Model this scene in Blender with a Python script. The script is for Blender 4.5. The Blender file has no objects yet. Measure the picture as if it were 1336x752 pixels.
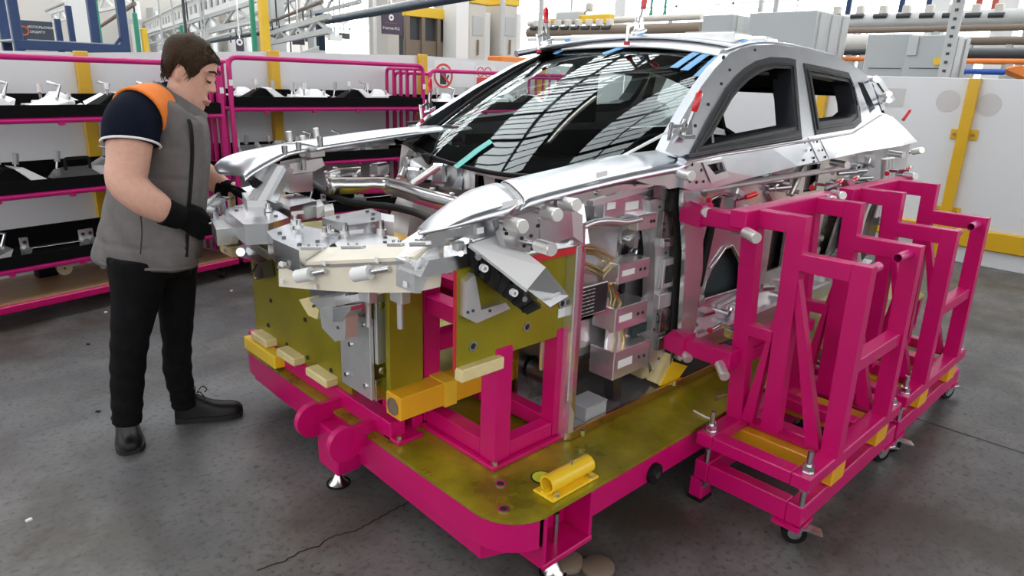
import bpy, bmesh, math, random
from mathutils import Vector, Matrix
random.seed(7)
SC = bpy.context.scene
COL = SC.collection
# ------------------------------------------------------------------ camera
F_PX, TILT, ROLL, YAW, CAM_H = 890.97, .2986, -.0355, .8011, 1.67
_ct, _st, _cr, _sr = math.cos(TILT), math.sin(TILT), math.cos(ROLL), math.sin(ROLL)
_W = Matrix(((math.sin(YAW), math.cos(YAW), 0), (-math.cos(YAW), math.sin(YAW), 0), (0, 0, 1)))
_right, _fwd, _down = Vector((1, 0, 0)), Vector((0, _ct, -_st)), Vector((0, -_st, -_ct))
C_R = _W @ (_cr * _right + _sr * _down)
C_D = _W @ (-_sr * _right + _cr * _down)
C_F = _W @ _fwd
CAM = Vector((0, 0, CAM_H))
cd = bpy.data.cameras.new('camera'); cam = bpy.data.objects.new('camera', cd); COL.objects.link(cam)
cam.matrix_world = Matrix.Translation(CAM) @ Matrix((C_R, -C_D, -C_F)).transposed().to_4x4()
cd.sensor_width = 36; cd.lens = F_PX / 1336 * 36; cd.clip_start = .05; cd.clip_end = 300
SC.camera = cam
# ------------------------------------------------------------------ world, light, exposure
w = bpy.data.worlds.new('hall_daylight'); SC.world = w; w.use_nodes = True
bg = w.node_tree.nodes['Background']; bg.inputs[0].default_value = (.88, .94, 1, 1); bg.inputs[1].default_value = .55
SC.view_settings.view_transform = 'Standard'; SC.view_settings.look = 'None'
SC.view_settings.gamma = 1; SC.view_settings.use_curve_mapping = False
SC.view_settings.exposure = 0.42
ROOF_LIGHT = 5.0          # brightness of the daylight in the roof glazing
SIDE_LIGHT = 4.5          # brightness of the daylight in the hall windows

# ------------------------------------------------------------------ pixel -> place
def ray(x, y): return C_R * ((x - 668) / F_PX) + C_D * ((y - 376) / F_PX) + C_F
def PX(x, y, X): d = ray(x, y); return CAM + d * (X / d.x)
def PY(x, y, Y): d = ray(x, y); return CAM + d * (Y / d.y)
def PZ(x, y, Z): d = ray(x, y); return CAM + d * ((Z - CAM_H) / d.z)
def OV(x, y, b, dd=0.0):
    """point of the pixel's ray at the horizontal distance of ground point b (dd: metres nearer)"""
    d = ray(x, y); r = math.hypot(b[0], b[1]) - dd
    t = (b[0] * d.x + b[1] * d.y) / math.hypot(b[0], b[1]) / (d.x ** 2 + d.y ** 2)
    h = Vector((d.x, d.y)).normalized()
    t = r / math.hypot(d.x, d.y) / max(.2, h.dot(Vector((b[0], b[1])).normalized()))
    return CAM + d * t
def AT(x, y, dist): d = ray(x, y); return CAM + d * (dist / math.hypot(d.x, d.y))

# ------------------------------------------------------------------ materials
MATS = {}
def mat(name, col, rough=.5, metal=0.0, noise=None, bump=0, spec=None, emit=None, trans=0, alpha=None, coat=0, ior=None, aniso=0):
    m = bpy.data.materials.new(name); m.use_nodes = True; nt = m.node_tree; N = nt.nodes; b = N['Principled BSDF']
    b.inputs['Base Color'].default_value = (*col, 1); b.inputs['Roughness'].default_value = rough; b.inputs['Metallic'].default_value = metal
    if spec is not None: b.inputs['Specular IOR Level'].default_value = spec
    if coat: b.inputs['Coat Weight'].default_value = coat; b.inputs['Coat Roughness'].default_value = .08
    if trans: b.inputs['Transmission Weight'].default_value = trans
    if ior: b.inputs['IOR'].default_value = ior
    if alpha is not None: b.inputs['Alpha'].default_value = alpha
    if emit: b.inputs['Emission Color'].default_value = (*emit[0], 1); b.inputs['Emission Strength'].default_value = emit[1]
    if noise:
        # noise = (scale xyz or float, second colour, amount of roughness change, contrast)
        sc, col2, dr, k = noise
        tc = N.new('ShaderNodeTexCoord'); mp = N.new('ShaderNodeMapping'); nz = N.new('ShaderNodeTexNoise')
        mp.inputs['Scale'].default_value = sc if isinstance(sc, tuple) else (sc, sc, sc)
        nz.inputs['Scale'].default_value = 1; nz.inputs['Detail'].default_value = 4; nz.inputs['Roughness'].default_value = .6
        rp = N.new('ShaderNodeValToRGB'); rp.color_ramp.elements[0].position = .5 - k; rp.color_ramp.elements[1].position = .5 + k
        rp.color_ramp.elements[0].color = (*col, 1); rp.color_ramp.elements[1].color = (*col2, 1)
        L = nt.links.new
        L(tc.outputs['Object'], mp.inputs['Vector']); L(mp.outputs[0], nz.inputs['Vector']); L(nz.outputs[0], rp.inputs[0]); L(rp.outputs[0], b.inputs['Base Color'])
        if dr:
            mr = N.new('ShaderNodeMapRange'); mr.inputs[3].default_value = max(.02, rough - dr); mr.inputs[4].default_value = rough + dr
            L(nz.outputs[0], mr.inputs[0]); L(mr.outputs[0], b.inputs['Roughness'])
        if bump:
            bp = N.new('ShaderNodeBump'); bp.inputs['Strength'].default_value = bump; bp.inputs['Distance'].default_value = .01
            L(nz.outputs[0], bp.inputs['Height']); L(bp.outputs[0], b.inputs['Normal'])
    MATS[name] = m
    return m
def floor_mat():
    m = mat('concrete', (.1, .1, .1), .4); nt = m.node_tree; N = nt.nodes; L = nt.links.new; b = N['Principled BSDF']
    tc = N.new('ShaderNodeTexCoord')
    def nz(scale, det, lo, hi, w=.6, mp=None):
        n = N.new('ShaderNodeTexNoise'); n.inputs['Scale'].default_value = scale; n.inputs['Detail'].default_value = det; n.inputs['Roughness'].default_value = w
        L(tc.outputs['Object'], n.inputs['Vector']); r = N.new('ShaderNodeMapRange'); r.inputs[1].default_value = lo; r.inputs[2].default_value = hi; L(n.outputs[0], r.inputs[0]); return r.outputs[0]
    def mix(f, a, c):
        x = N.new('ShaderNodeMix'); x.data_type = 'RGBA'; L(f, x.inputs[0])
        for i, v in ((6, a), (7, c)):
            if isinstance(v, tuple): x.inputs[i].default_value = (*v, 1)
            else: L(v, x.inputs[i])
        return x.outputs[2]
    base = mix(nz(.55, 5, .38, .62), (.140, .145, .154), (.072, .060, .047))
    worn = mix(nz(2.6, 6, .45, .7), base, (.172, .167, .160))
    fine = mix(nz(38, 4, .52, .75), worn, (.04, .036, .032))
    L(fine, b.inputs['Base Color'])
    r = N.new('ShaderNodeMapRange'); r.inputs[3].default_value = .30; r.inputs[4].default_value = .55; L(nz(3, 4, .3, .7), r.inputs[0]); L(r.outputs[0], b.inputs['Roughness'])
    bp = N.new('ShaderNodeBump'); bp.inputs['Strength'].default_value = .12; bp.inputs['Distance'].default_value = .004; L(nz(60, 4, 0, 1), bp.inputs['Height']); L(bp.outputs[0], b.inputs['Normal'])
floor_mat()
mat('groove', (.015, .014, .013), .8)
mat('panel', (.78, .79, .80), .22, 0, (.6, (.72, .73, .75), .06, .3), 0)
mat('yellow_post', (.72, .42, .015), .35, coat=.2)
mat('pink', (.54, .0015, .125), .32, 0, (9, (.60, .003, .15), .05, .3), .01, spec=.45)
mat('pink_tube', (.56, .008, .18), .3, spec=.5)
mat('olive', (.25, .21, .008), .34, .35, (3.0, (.37, .32, .014), .1, .25), .01)
mat('olive_top', (.20, .165, .008), .3, .4, (5.0, (.46, .41, .02), .12, .2), .01)
mat('amber', (.80, .40, .015), .4, coat=.2)
mat('bright_yellow', (.95, .62, .02), .35, coat=.3)
mat('lime', (.75, .9, .05), .5)
mat('alu', (.80, .81, .83), .22, 1, ((5, 5, 5), (.66, .68, .71), .1, .3), .02)
mat('alu_brushed', (.74, .74, .76), .24, 1, ((120, 120, 3), (.60, .60, .62), .08, .35), .03)
mat('alu_skin', (.80, .82, .85), .28, 1, (7, (.68, .71, .76), .012, .3), 0)
mat('alu_matt', (.80, .80, .80), .38, .85, (14, (.68, .68, .69), .08, .3), .01)
mat('alu_dark', (.36, .35, .34), .28, 1, (8, (.24, .235, .23), .08, .3), 0)
mat('alu_cast', (.74, .72, .69), .3, .95, (10, (.60, .58, .56), .1, .3), .03)
mat('alu_bright', (.90, .88, .89), .2, .82, (7, (.74, .72, .74), .08, .3), .015)
mat('alu_gold', (.66, .52, .22), .25, 1)
mat('steel', (.62, .62, .63), .18, 1)
mat('steel_dark', (.12, .12, .12), .3, .9)
mat('resin', (.84, .77, .64), .42, 0, (20, (.79, .72, .58), .05, .3), 0)
mat('cream', (.80, .68, .36), .55, 0, (18, (.70, .57, .27), .05, .3), 0)
mat('knob_alu', (.82, .80, .77), .33, .75)
mat('white_plastic', (.82, .82, .81), .4)
mat('white_part', (.90, .90, .90), .4)
mat('grey_part', (.45, .45, .46), .4, .3)
mat('black_rubber', (.006, .006, .0065), .6, spec=.25)
mat('black_tray', (.004, .004, .0045), .8, spec=.12)
mat('black_gloss', (.008, .008, .009), .18, coat=.3)
mat('rubber_seal', (.018, .019, .024), .45, spec=.3)
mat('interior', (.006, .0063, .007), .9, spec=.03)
mat('carpet', (.012, .02, .022), .95, 0, (260, (.05, .075, .08), .02, .2), .2)
mat('red_handle', (.62, .012, .02), .25, coat=.5)
mat('red', (.60, .02, .03), .4)
mat('blue_tape', (.16, .42, .74), .5)
mat('teal_tape', (.10, .50, .45), .4)
mat('plywood', (.52, .33, .18), .4, 0, ((3, 40, 40), (.44, .27, .14), .05, .3), 0)
mat('label_white', (.85, .85, .85), .5)
mat('label_black', (.02, .02, .022), .4)
mat('navy', (.006, .032, .115), .4)
mat('navy_dark', (.006, .018, .04), .45, spec=.25)
mat('sign_purple', (.065, .045, .075), .5)
mat('sign_slate', (.045, .06, .085), .5)
mat('sign_red', (.70, .05, .05), .5)
mat('sign_blue', (.03, .10, .45), .5)
mat('hall_white', (.78, .78, .76), .6)
mat('hall_grey', (.50, .51, .50), .6)
mat('hall_brown', (.20, .15, .11), .6)
mat('hall_dark', (.035, .04, .045), .4)
mat('cabinet_grey', (.42, .44, .45), .45)
mat('cabinet_beige', (.60, .57, .52), .5)
mat('hall_green', (.02, .28, .16), .45)
mat('hall_orange', (.85, .24, .04), .5)
mat('hall_red', (.52, .10, .06), .5)
mat('hall_yellow', (.80, .50, .03), .5)
mat('disc_grey', (.60, .58, .58), .5)
mat('skin', (.72, .42, .32), .5, 0, (60, (.66, .35, .255), .05, .25), .02, spec=.35)
mat('hair', (.020, .011, .006), .6, 0, ((90, 90, 260), (.070, .042, .022), .1, .3), .5, spec=.15)
mat('lip', (.50, .20, .17), .45)
mat('eye_white', (.75, .72, .70), .2)
mat('eye_dark', (.02, .015, .01), .15)
mat('vest', (.150, .135, .132), .72, 0, (24, (.115, .102, .098), .05, .3), .25)
mat('vest_dark', (.05, .035, .035), .85)
mat('orange_cloth', (.90, .24, .03), .75, 0, (30, (.82, .20, .025), .03, .3), .15)
mat('polo', (.003, .005, .014), .85, 0, (30, (.006, .009, .020), .03, .3), .2, spec=.12)
mat('piping', (.8, .8, .8), .7)
mat('jeans', (.0035, .0035, .004), .85, 0, (25, (.009, .009, .010), .05, .3), .4, spec=.12)
mat('shoe', (.005, .0045, .004), .45, 0, (40, (.010, .009, .008), .08, .3), .2, spec=.3)
mat('sole', (.012, .012, .012), .6)
mat('lace', (.02, .02, .02), .8)
mat('glove', (.003, .003, .0035), .9, 0, (250, (.009, .009, .010), .03, .3), .3, spec=.12)
mat('clear_plastic', (.80, .84, .86), .25, 0, trans=.6, ior=1.3)
mat('dial', (.75, .66, .45), .35)
# daylight in roof and far wall glazing: frosted panes that give off the daylight behind them
mat('roof_glazing', (.8, .8, .8), .6, emit=((.93, .97, 1), ROOF_LIGHT))
mat('side_glazing', (.8, .8, .8), .6, emit=((.97, .985, 1), SIDE_LIGHT))
mat('roof_sheet', (.16, .15, .145), .7)
mat('near_fill_panel', (.8, .8, .8), .6, emit=((.97, .985, 1), 1.05))  # glow of the panels added behind the camera to brighten the metal
mat('lamp_tube', (.8, .8, .8), .5, emit=((1, .96, .9), 7))
def glass(name, tint, rough=0.0):
    m = bpy.data.materials.new(name); m.use_nodes = True; nt = m.node_tree; N = nt.nodes
    for n in list(N):
        if n.type != 'OUTPUT_MATERIAL': N.remove(n)
    out = [n for n in N if n.type == 'OUTPUT_MATERIAL'][0]
    g = N.new('ShaderNodeBsdfGlossy'); g.inputs['Roughness'].default_value = .02; g.inputs['Color'].default_value = (.92, .97, .96, 1)
    t = N.new('ShaderNodeBsdfTransparent'); t.inputs['Color'].default_value = (*tint, 1)
    fr = N.new('ShaderNodeFresnel'); fr.inputs['IOR'].default_value = 1.42
    mx = N.new('ShaderNodeMixShader'); L = nt.links.new
    L(fr.outputs[0], mx.inputs[0]); L(t.outputs[0], mx.inputs[1]); L(g.outputs[0], mx.inputs[2]); L(mx.outputs[0], out.inputs[0])
    MATS[name] = m
glass('screen_glass', (.62, .74, .70))
glass('door_glass', (.55, .62, .60))

# ------------------------------------------------------------------ mesh helpers
V = Vector
def rotz(a): return Matrix.Rotation(a, 3, 'Z')
def basis(d, up=V((0, 0, 1))):
    d = V(d).normalized()
    if abs(d.dot(up)) > .999: up = V((1, 0, 0))
    s = d.cross(up).normalized(); return s, s.cross(d).normalized(), d
def catmull(pts, n):
    pts = [V(p) for p in pts]; P = [pts[0] * 2 - pts[1]] + pts + [pts[-1] * 2 - pts[-2]]; out = []; m = len(pts) - 1
    for i in range(n):
        u = i / (n - 1) * m; k = min(int(u), m - 1); t = u - k; a, b, c, d = P[k:k + 4]
        out.append(.5 * (2 * b + (c - a) * t + (2 * a - 5 * b + 4 * c - d) * t * t + (3 * b - a - 3 * c + d) * t ** 3))
    return out
class MB:
    def __init__(s): s.v = []; s.f = []
    def add(s, vs, fs):
        o = len(s.v); s.v += [tuple(v) for v in vs]; s.f += [tuple(i + o for i in f) for f in fs]; return s
    def box(s, c, d, R=None, bev=0.0):
        c = V(c); h = [x / 2 for x in d]; b = min(bev, min(h) * .6)
        if b <= 0:
            vs = [V((sx * h[0], sy * h[1], sz * h[2])) for sx in (-1, 1) for sy in (-1, 1) for sz in (-1, 1)]
            fs = [(0, 1, 3, 2), (4, 6, 7, 5), (0, 4, 5, 1), (2, 3, 7, 6), (0, 2, 6, 4), (1, 5, 7, 3)]
        else:
            vs = []; ix = {}
            for sx in (-1, 1):
                for sy in (-1, 1):
                    for sz in (-1, 1):
                        sg = (sx, sy, sz)
                        for k in range(3):
                            ix[sg + (k,)] = len(vs); vs.append(V([sg[j] * (h[j] if j == k else h[j] - b) for j in range(3)]))
            fs = []
            for k in range(3):
                i, j = (k + 1) % 3, (k + 2) % 3
                for sk in (-1, 1):
                    q = []
                    for si, sj in ((-1, -1), (1, -1), (1, 1), (-1, 1)):
                        sg = [0, 0, 0]; sg[k] = sk; sg[i] = si; sg[j] = sj; q.append(ix[tuple(sg) + (k,)])
                    fs.append(tuple(q))
                for si in (-1, 1):
                    for sj in (-1, 1):
                        a = [0, 0, 0]; a[i] = si; a[j] = sj; a[k] = -1; bb = list(a); bb[k] = 1
                        fs.append((ix[tuple(a) + (i,)], ix[tuple(bb) + (i,)], ix[tuple(bb) + (j,)], ix[tuple(a) + (j,)]))
            for sx in (-1, 1):
                for sy in (-1, 1):
                    for sz in (-1, 1): fs.append(tuple(ix[(sx, sy, sz, k)] for k in range(3)))
        if R is not None: vs = [R @ v for v in vs]
        return s.add([v + c for v in vs], fs)
    def span(s, lo, hi, bev=0.0):
        return s.box([(a + b) / 2 for a, b in zip(lo, hi)], [abs(b - a) for a, b in zip(lo, hi)], None, bev)
    def beam(s, a, b, w, h=None, up=(0, 0, 1), bev=0.0):
        a, b = V(a), V(b); x, u, d = basis(b - a, V(up)); R = Matrix((x, u, d)).transposed()
        return s.box((a + b) / 2, (w, h or w, (b - a).length), R, bev)
    def cyl(s, a, b, r, n=14, r2=None):
        a, b = V(a), V(b); x, u, d = basis(b - a); r2 = r if r2 is None else r2; vs = []
        for p, q in ((a, r), (b, r2)):
            for i in range(n):
                t = 2 * math.pi * i / n; vs.append(p + (x * math.cos(t) + u * math.sin(t)) * q)
        fs = [(i, (i + 1) % n, n + (i + 1) % n, n + i) for i in range(n)] + [tuple(range(n)), tuple(range(2 * n - 1, n - 1, -1))]
        return s.add(vs, fs)
    def pipe(s, a, b, r, ri, n=16):
        a, b = V(a), V(b); x, u, d = basis(b - a); vs = []
        for p, q in ((a, r), (b, r), (b, ri), (a, ri)):
            for i in range(n):
                t = 2 * math.pi * i / n; vs.append(p + (x * math.cos(t) + u * math.sin(t)) * q)
        fs = [(k * n + i, k * n + (i + 1) % n, ((k + 1) % 4) * n + (i + 1) % n, ((k + 1) % 4) * n + i) for k in range(4) for i in range(n)]
        return s.add(vs, fs)
    def tube(s, pts, r, n=8, closed=False, sy=1.0):
        pts = [V(p) for p in pts]; m = len(pts); vs = []; u = None
        for i, p in enumerate(pts):
            a = pts[i - 1] if (i or closed) else p; b = pts[(i + 1) % m] if (i < m - 1 or closed) else p
            d = (b - a).normalized()
            if u is None: x, u, _ = basis(d)
            u = (u - d * u.dot(d)).normalized(); x = d.cross(u); q = r[i] if isinstance(r, (list, tuple)) else r
            for k in range(n):
                t = 2 * math.pi * k / n; vs.append(p + (x * math.cos(t) + u * math.sin(t) * sy) * q)
        fs = [(i * n + k, i * n + (k + 1) % n, ((i + 1) % m) * n + (k + 1) % n, ((i + 1) % m) * n + k) for i in range(m if closed else m - 1) for k in range(n)]
        if not closed: fs += [tuple(range(n)), tuple(range(m * n - 1, (m - 1) * n - 1, -1))]
        return s.add(vs, fs)
    def prism(s, poly, vec):
        poly = [V(p) for p in poly]; n = len(poly); vec = V(vec)
        return s.add(poly + [p + vec for p in poly], [tuple(range(n)), tuple(range(2 * n - 1, n - 1, -1))] + [(i, (i + 1) % n, n + (i + 1) % n, n + i) for i in range(n)])
    def hull(s, pts):
        bm = bmesh.new()
        for p in pts: bm.verts.new(p)
        r = bmesh.ops.convex_hull(bm, input=bm.verts); 
        loose = [v for v in bm.verts if not v.link_faces]
        bmesh.ops.delete(bm, geom=loose, context='VERTS')
        bm.verts.index_update(); s.add([v.co.copy() for v in bm.verts], [[v.index for v in f.verts] for f in bm.faces]); bm.free(); return s
    def grid(s, rows, closed=False, caps=False):
        n = len(rows[0]); vs = [p for r in rows for p in r]; m = len(rows)
        fs = [(i * n + k, i * n + (k + 1) % n, (i + 1) * n + (k + 1) % n, (i + 1) * n + k) for i in range(m - 1) for k in range(n if closed else n - 1)]
        if caps: fs += [tuple(range(n)), tuple(range(m * n - 1, (m - 1) * n - 1, -1))]
        return s.add(vs, fs)
    def holed(s, outer, holes, fn, vec):
        """flat outline with holes (2-D loops), mapped by fn to 3-D and thickened by vec"""
        bm = bmesh.new(); ed = []
        for lp in [outer] + list(holes):
            vs = [bm.verts.new((p[0], p[1], 0)) for p in lp]
            ed += [bm.edges.new((vs[i], vs[(i + 1) % len(vs)])) for i in range(len(vs))]
        r = bmesh.ops.triangle_fill(bm, use_beauty=True, edges=ed, normal=(0, 0, 1))
        bm.verts.index_update(); base = [fn(v.co.x, v.co.y) for v in bm.verts]; n = len(base); vec = V(vec)
        fs = [[v.index for v in f.verts] for f in bm.faces]
        rim = [(e.verts[0].index, e.verts[1].index) for e in bm.edges if len(e.link_faces) == 1]
        bm.free()
        s.add(base + [b + vec for b in base], fs + [[i + n for i in reversed(f)] for f in fs] + [(a, b, b + n, a + n) for a, b in rim]); return s
    def mesh(s, name, m, smooth=None):
        me = bpy.data.meshes.new(name); me.from_pydata(s.v, [], s.f); me.validate()
        bm = bmesh.new(); bm.from_mesh(me); bmesh.ops.recalc_face_normals(bm, faces=bm.faces); bm.to_mesh(me); bm.free()
        if smooth is not None:
            me.polygons.foreach_set('use_smooth', [True] * len(me.polygons)); me.set_sharp_from_angle(angle=math.radians(smooth))
        me.materials.append(MATS[m] if isinstance(m, str) else m); return me
    def build(s, name, m, parent=None, smooth=None, solid=0, sub=0):
        return put(name, s.mesh(name, m, smooth), parent, solid, sub)
def put(name, me, parent=None, solid=0, sub=0):
    o = bpy.data.objects.new(name, me); COL.objects.link(o)
    if parent is not None: attach(o, parent)
    if sub: md = o.modifiers.new('sub', 'SUBSURF'); md.levels = sub; md.render_levels = sub
    if solid: md = o.modifiers.new('sol', 'SOLIDIFY'); md.thickness = solid; md.offset = 0
    return o
ORIGIN = {}
def origin_of(o):
    p = V((0, 0, 0)); 
    while o is not None: p = p + V(o.location) if o.parent is None else p; o = o.parent
    return p
def attach(o, parent):
    o.parent = parent
    root = parent
    while root.parent is not None: root = root.parent
    if parent.parent is None: o.matrix_parent_inverse = Matrix.Translation(-V(parent.location))
def tag(o, label, cat, group=None, kind=None):
    if label: o['label'] = label
    if cat: o['category'] = cat
    if group: o['group'] = group
    if kind: o['kind'] = kind
    return o
def thing(name, label, cat, loc=(0, 0, 0), group=None):
    o = bpy.data.objects.new(name, None); COL.objects.link(o); o.location = loc; o.empty_display_size = .05
    return tag(o, label, cat, group)
def struct(o, label=None): o['kind'] = 'structure'; o['label'] = label or o.name; return o
def dup(root, move=(0, 0, 0), rz=0, label=None, group=None):
    r = root.copy(); COL.objects.link(r); r.location = V(root.location) + V(move); r.rotation_euler = (0, 0, root.rotation_euler[2] + rz)
    if label: r['label'] = label
    if group: r['group'] = group
    for ch in list(root.children):
        c = ch.copy(); COL.objects.link(c); m = ch.matrix_parent_inverse.copy(); c.parent = r; c.matrix_parent_inverse = m
        for g in list(ch.children):
            d = g.copy(); COL.objects.link(d); m = g.matrix_parent_inverse.copy(); d.parent = c; d.matrix_parent_inverse = m
    return r
def text_mesh(s, size, m, ext=.001, align='CENTER'):
    cu = bpy.data.curves.new('lettering', 'FONT'); cu.body = s; cu.size = size; cu.extrude = ext; cu.align_x = align; cu.align_y = 'CENTER'
    ob = bpy.data.objects.new('lettering', cu); COL.objects.link(ob); bpy.context.view_layer.update()
    me = bpy.data.meshes.new_from_object(ob.evaluated_get(bpy.context.evaluated_depsgraph_get()))
    bpy.data.objects.remove(ob); me.materials.clear(); me.materials.append(MATS[m]); return me
def text(s, size, m, pos, right, up, parent, name='lettering'):
    me = text_mesh(s, size, m); r, u = V(right).normalized(), V(up).normalized()
    me.transform(Matrix.Translation(V(pos)) @ Matrix((r, u, r.cross(u))).transposed().to_4x4())
    return put(name, me, parent)
# ================================================================== SETTING
LO, HX, HY, HZ = -9.0, 40.0, 46.0, 9.0
fl = MB().span((LO, LO, -.2), (HX, HY, 0)).build('floor', 'concrete'); struct(fl, 'grey brown stained concrete factory floor')
def joint(pts, wd, name='floor_joint'):
    b = MB()
    for a, c in zip(pts, pts[1:]):
        a, c = V(a), V(c); s = (c - a).cross(V((0, 0, 1))).normalized() * wd
        b.add([a - s, c - s, c + s, a + s], [(0, 1, 2, 3)])
    for i in range(len(b.v)): b.v[i] = (b.v[i][0], b.v[i][1], .0012)
    return b.build(name, 'groove', fl)
pts = [PZ(x, y, 0) for x, y in ((0, 771), (60, 752), (335, 744), (372, 732), (402, 716), (415, 714), (425, 705), (446, 697), (462, 694), (485, 683), (505, 670), (532, 657), (560, 645))]
cr = []
for a, b in zip(pts[2:], pts[3:]):
    for k in range(5):
        q = a.lerp(b, k / 5); cr.append(q + V((random.uniform(-.006, .006), random.uniform(-.006, .006), 0)))
joint(cr, .0035, 'floor_crack')
d0, d1 = PZ(1190, 545, 0), PZ(1336, 592, 0)
joint([d0, d1 + (d1 - d0) * 2], .004)
for x, y in ((38, 680), (302, 380), (138, 408), (115, 450), (128, 538)):
    q = PZ(x, y, 0); q.z = .004
    tag(MB().box(q, (.02, .012, .008), rotz(x)).build('paper_scrap', 'label_white' if x != 115 and x != 128 else 'groove'),
        'small white scrap of litter lying on the bare concrete floor' if x != 115 and x != 128 else 'small dark crumb lying on the bare concrete floor', 'litter', 'crumbs of litter on the floor')
# outer shell of the hall
struct(MB().span((HX, LO, 0), (HX + .3, HY, 1.2)).build('wall_far_right', 'hall_white'), 'far wall of the hall under the window band')
wxa, wxb = PY(405, 40, HY).x, PY(494, 40, HY).x
struct(MB().span((LO, HY, 0), (wxa, HY + .3, HZ)).build('wall_far_left', 'cabinet_beige'), 'far wall of the hall behind the conveyor steelwork')
struct(MB().span((wxa, HY, 0), (wxb, HY + .3, 2.4)).build('wall_far_left', 'cabinet_beige'), 'low far wall of the hall under the bright windows')
struct(MB().span((wxb, HY, 0), (HX, HY + .3, 2.4)).build('wall_far_left', 'hall_white'), 'low far wall of the hall under the window band')
struct(MB().span((LO - .3, LO, 0), (LO, HY, 2.0)).build('wall_near_left', 'hall_white'), 'white hall wall under the added glowing panels')
struct(MB().span((LO, LO - .3, 0), (HX, LO, 2.0)).build('wall_near_right', 'hall_white'), 'white hall wall under the added glowing panels')
# window bands on the two far walls
def window_band(n, a, b, z0, z1, step, axis):
    g = MB().span(a + (z0,), b + (z1,)).build('window_%d' % n, 'side_glazing'); struct(g, 'bright band of frosted factory windows')
    f = MB(); k = 0; L = (b[1] - a[1]) if axis == 'y' else (b[0] - a[0]); c0 = a[1] if axis == 'y' else a[0]
    while k <= L:
        if axis == 'y': f.span((a[0] - .1, c0 + k - .05, z0), (a[0] + .01, c0 + k + .05, z1))
        else: f.span((c0 + k - .05, a[1] - .1, z0), (c0 + k + .05, a[1] + .01, z1))
        k += step
    for z in (z0, (z0 * 2 + z1) / 3, (z0 + z1 * 2) / 3, z1):
        if axis == 'y': f.span((a[0] - .1, a[1], z - .06), (a[0] + .01, b[1], z + .06))
        else: f.span((a[0], a[1] - .1, z - .06), (b[0], a[1] + .01, z + .06))
    f.build('window_frame', 'hall_white', g)
window_band(1, (HX, LO), (HX + .2, HY), 1.2, HZ, 4.0, 'y')
window_band(2, (wxa, HY), (HX, HY + .2), 2.4, HZ, 3.0, 'x')
for nn, aa, bb in ((20, (LO - .2, LO), (LO, HY)), (21, (LO, LO - .2), (HX, LO))):
    struct(MB().span(aa + (2.0,), bb + (HZ,)).build('window_%d' % nn, 'near_fill_panel'), 'added band of glowing fill panels out of view')  # added fill light on the unseen near walls, for surfaces facing the camera
# roof with strips of glazing and steel trusses
cl = MB(); n = 0
strips = [(y, y + 2.7) for y in (3.2, 8.6, 14.0, 19.4, 24.8, 30.2, 35.6, 41.0)]
y = LO
for a, b in strips:
    cl.span((LO, y, HZ), (HX, a, HZ + .2)); y = b
cl.span((LO, y, HZ), (HX, HY, HZ + .2))
cl = cl.build('ceiling', 'roof_sheet'); struct(cl, 'hall roof')
for k, (a, b) in enumerate(strips):
    x0 = -4
    MB().span((LO, a, HZ), (x0, b, HZ + .2)).build('roof_sheet', 'roof_sheet', cl)
    g = MB().span((x0, a, HZ + .05), (HX, b, HZ + .1)).build('window_%d' % (3 + k), 'roof_glazing'); struct(g, 'strip of frosted roof glazing')
    f = MB(); x = x0
    while x < HX:
        f.span((x - .07, a, HZ - .06), (x + .07, b, HZ + .04)); x += 1.5
    f.span((x0, a + 1.3, HZ - .05), (HX, a + 1.4, HZ + .04))
    x = x0
    while x < HX: f.span((x - .022, a, HZ - .01), (x + .022, b, HZ + .045)); x += .3
    f.build('glazing_bar', 'hall_dark', g)
for k, x in enumerate((1.0, 7.0, 13.0, 19.0, 25.0, 31.0)):
    t = thing('roof_truss', 'white steel lattice truss spanning the hall under the roof glazing', 'truss', (x, 20, 8.0), 'roof trusses')
    MB().span((x - .08, LO, 7.6), (x + .08, HY, 7.75)).build('chord', 'hall_white', t)
    MB().span((x - .08, LO, 8.85), (x + .08, HY, 8.98)).build('chord', 'hall_white', t)
    b = MB(); yy = LO; s = 0
    while yy < HY - 1.5:
        b.beam((x, yy, 7.7 if s else 8.9), (x, yy + 1.5, 8.9 if s else 7.7), .07); yy += 1.5; s = 1 - s
    b.build('web', 'hall_white', t)
for k in range(5):      # rows of lamps hung below the trusses
    for j in range(3):
        x, y = 4 + j * 5.5, 6.9 + k * 5.4
        t = thing('ceiling_lamp', 'long white tube lamp hung under the hall roof', 'lamp', (x, y, 7.3), 'tube lamps under the roof')
        MB().span((x - 1.2, y - .1, 7.28), (x + 1.2, y + .1, 7.36)).build('housing', 'hall_white', t)
        MB().cyl((x - 1.1, y, 7.26), (x + 1.1, y, 7.26), .03, 8).build('tube', 'lamp_tube', t)
        MB().cyl((x - .8, y, 7.36), (x - .8, y, HZ), .01, 6).build('hanger', 'steel', t)
        MB().cyl((x + .8, y, 7.36), (x + .8, y, HZ), .01, 6).build('hanger', 'steel', t)

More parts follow.
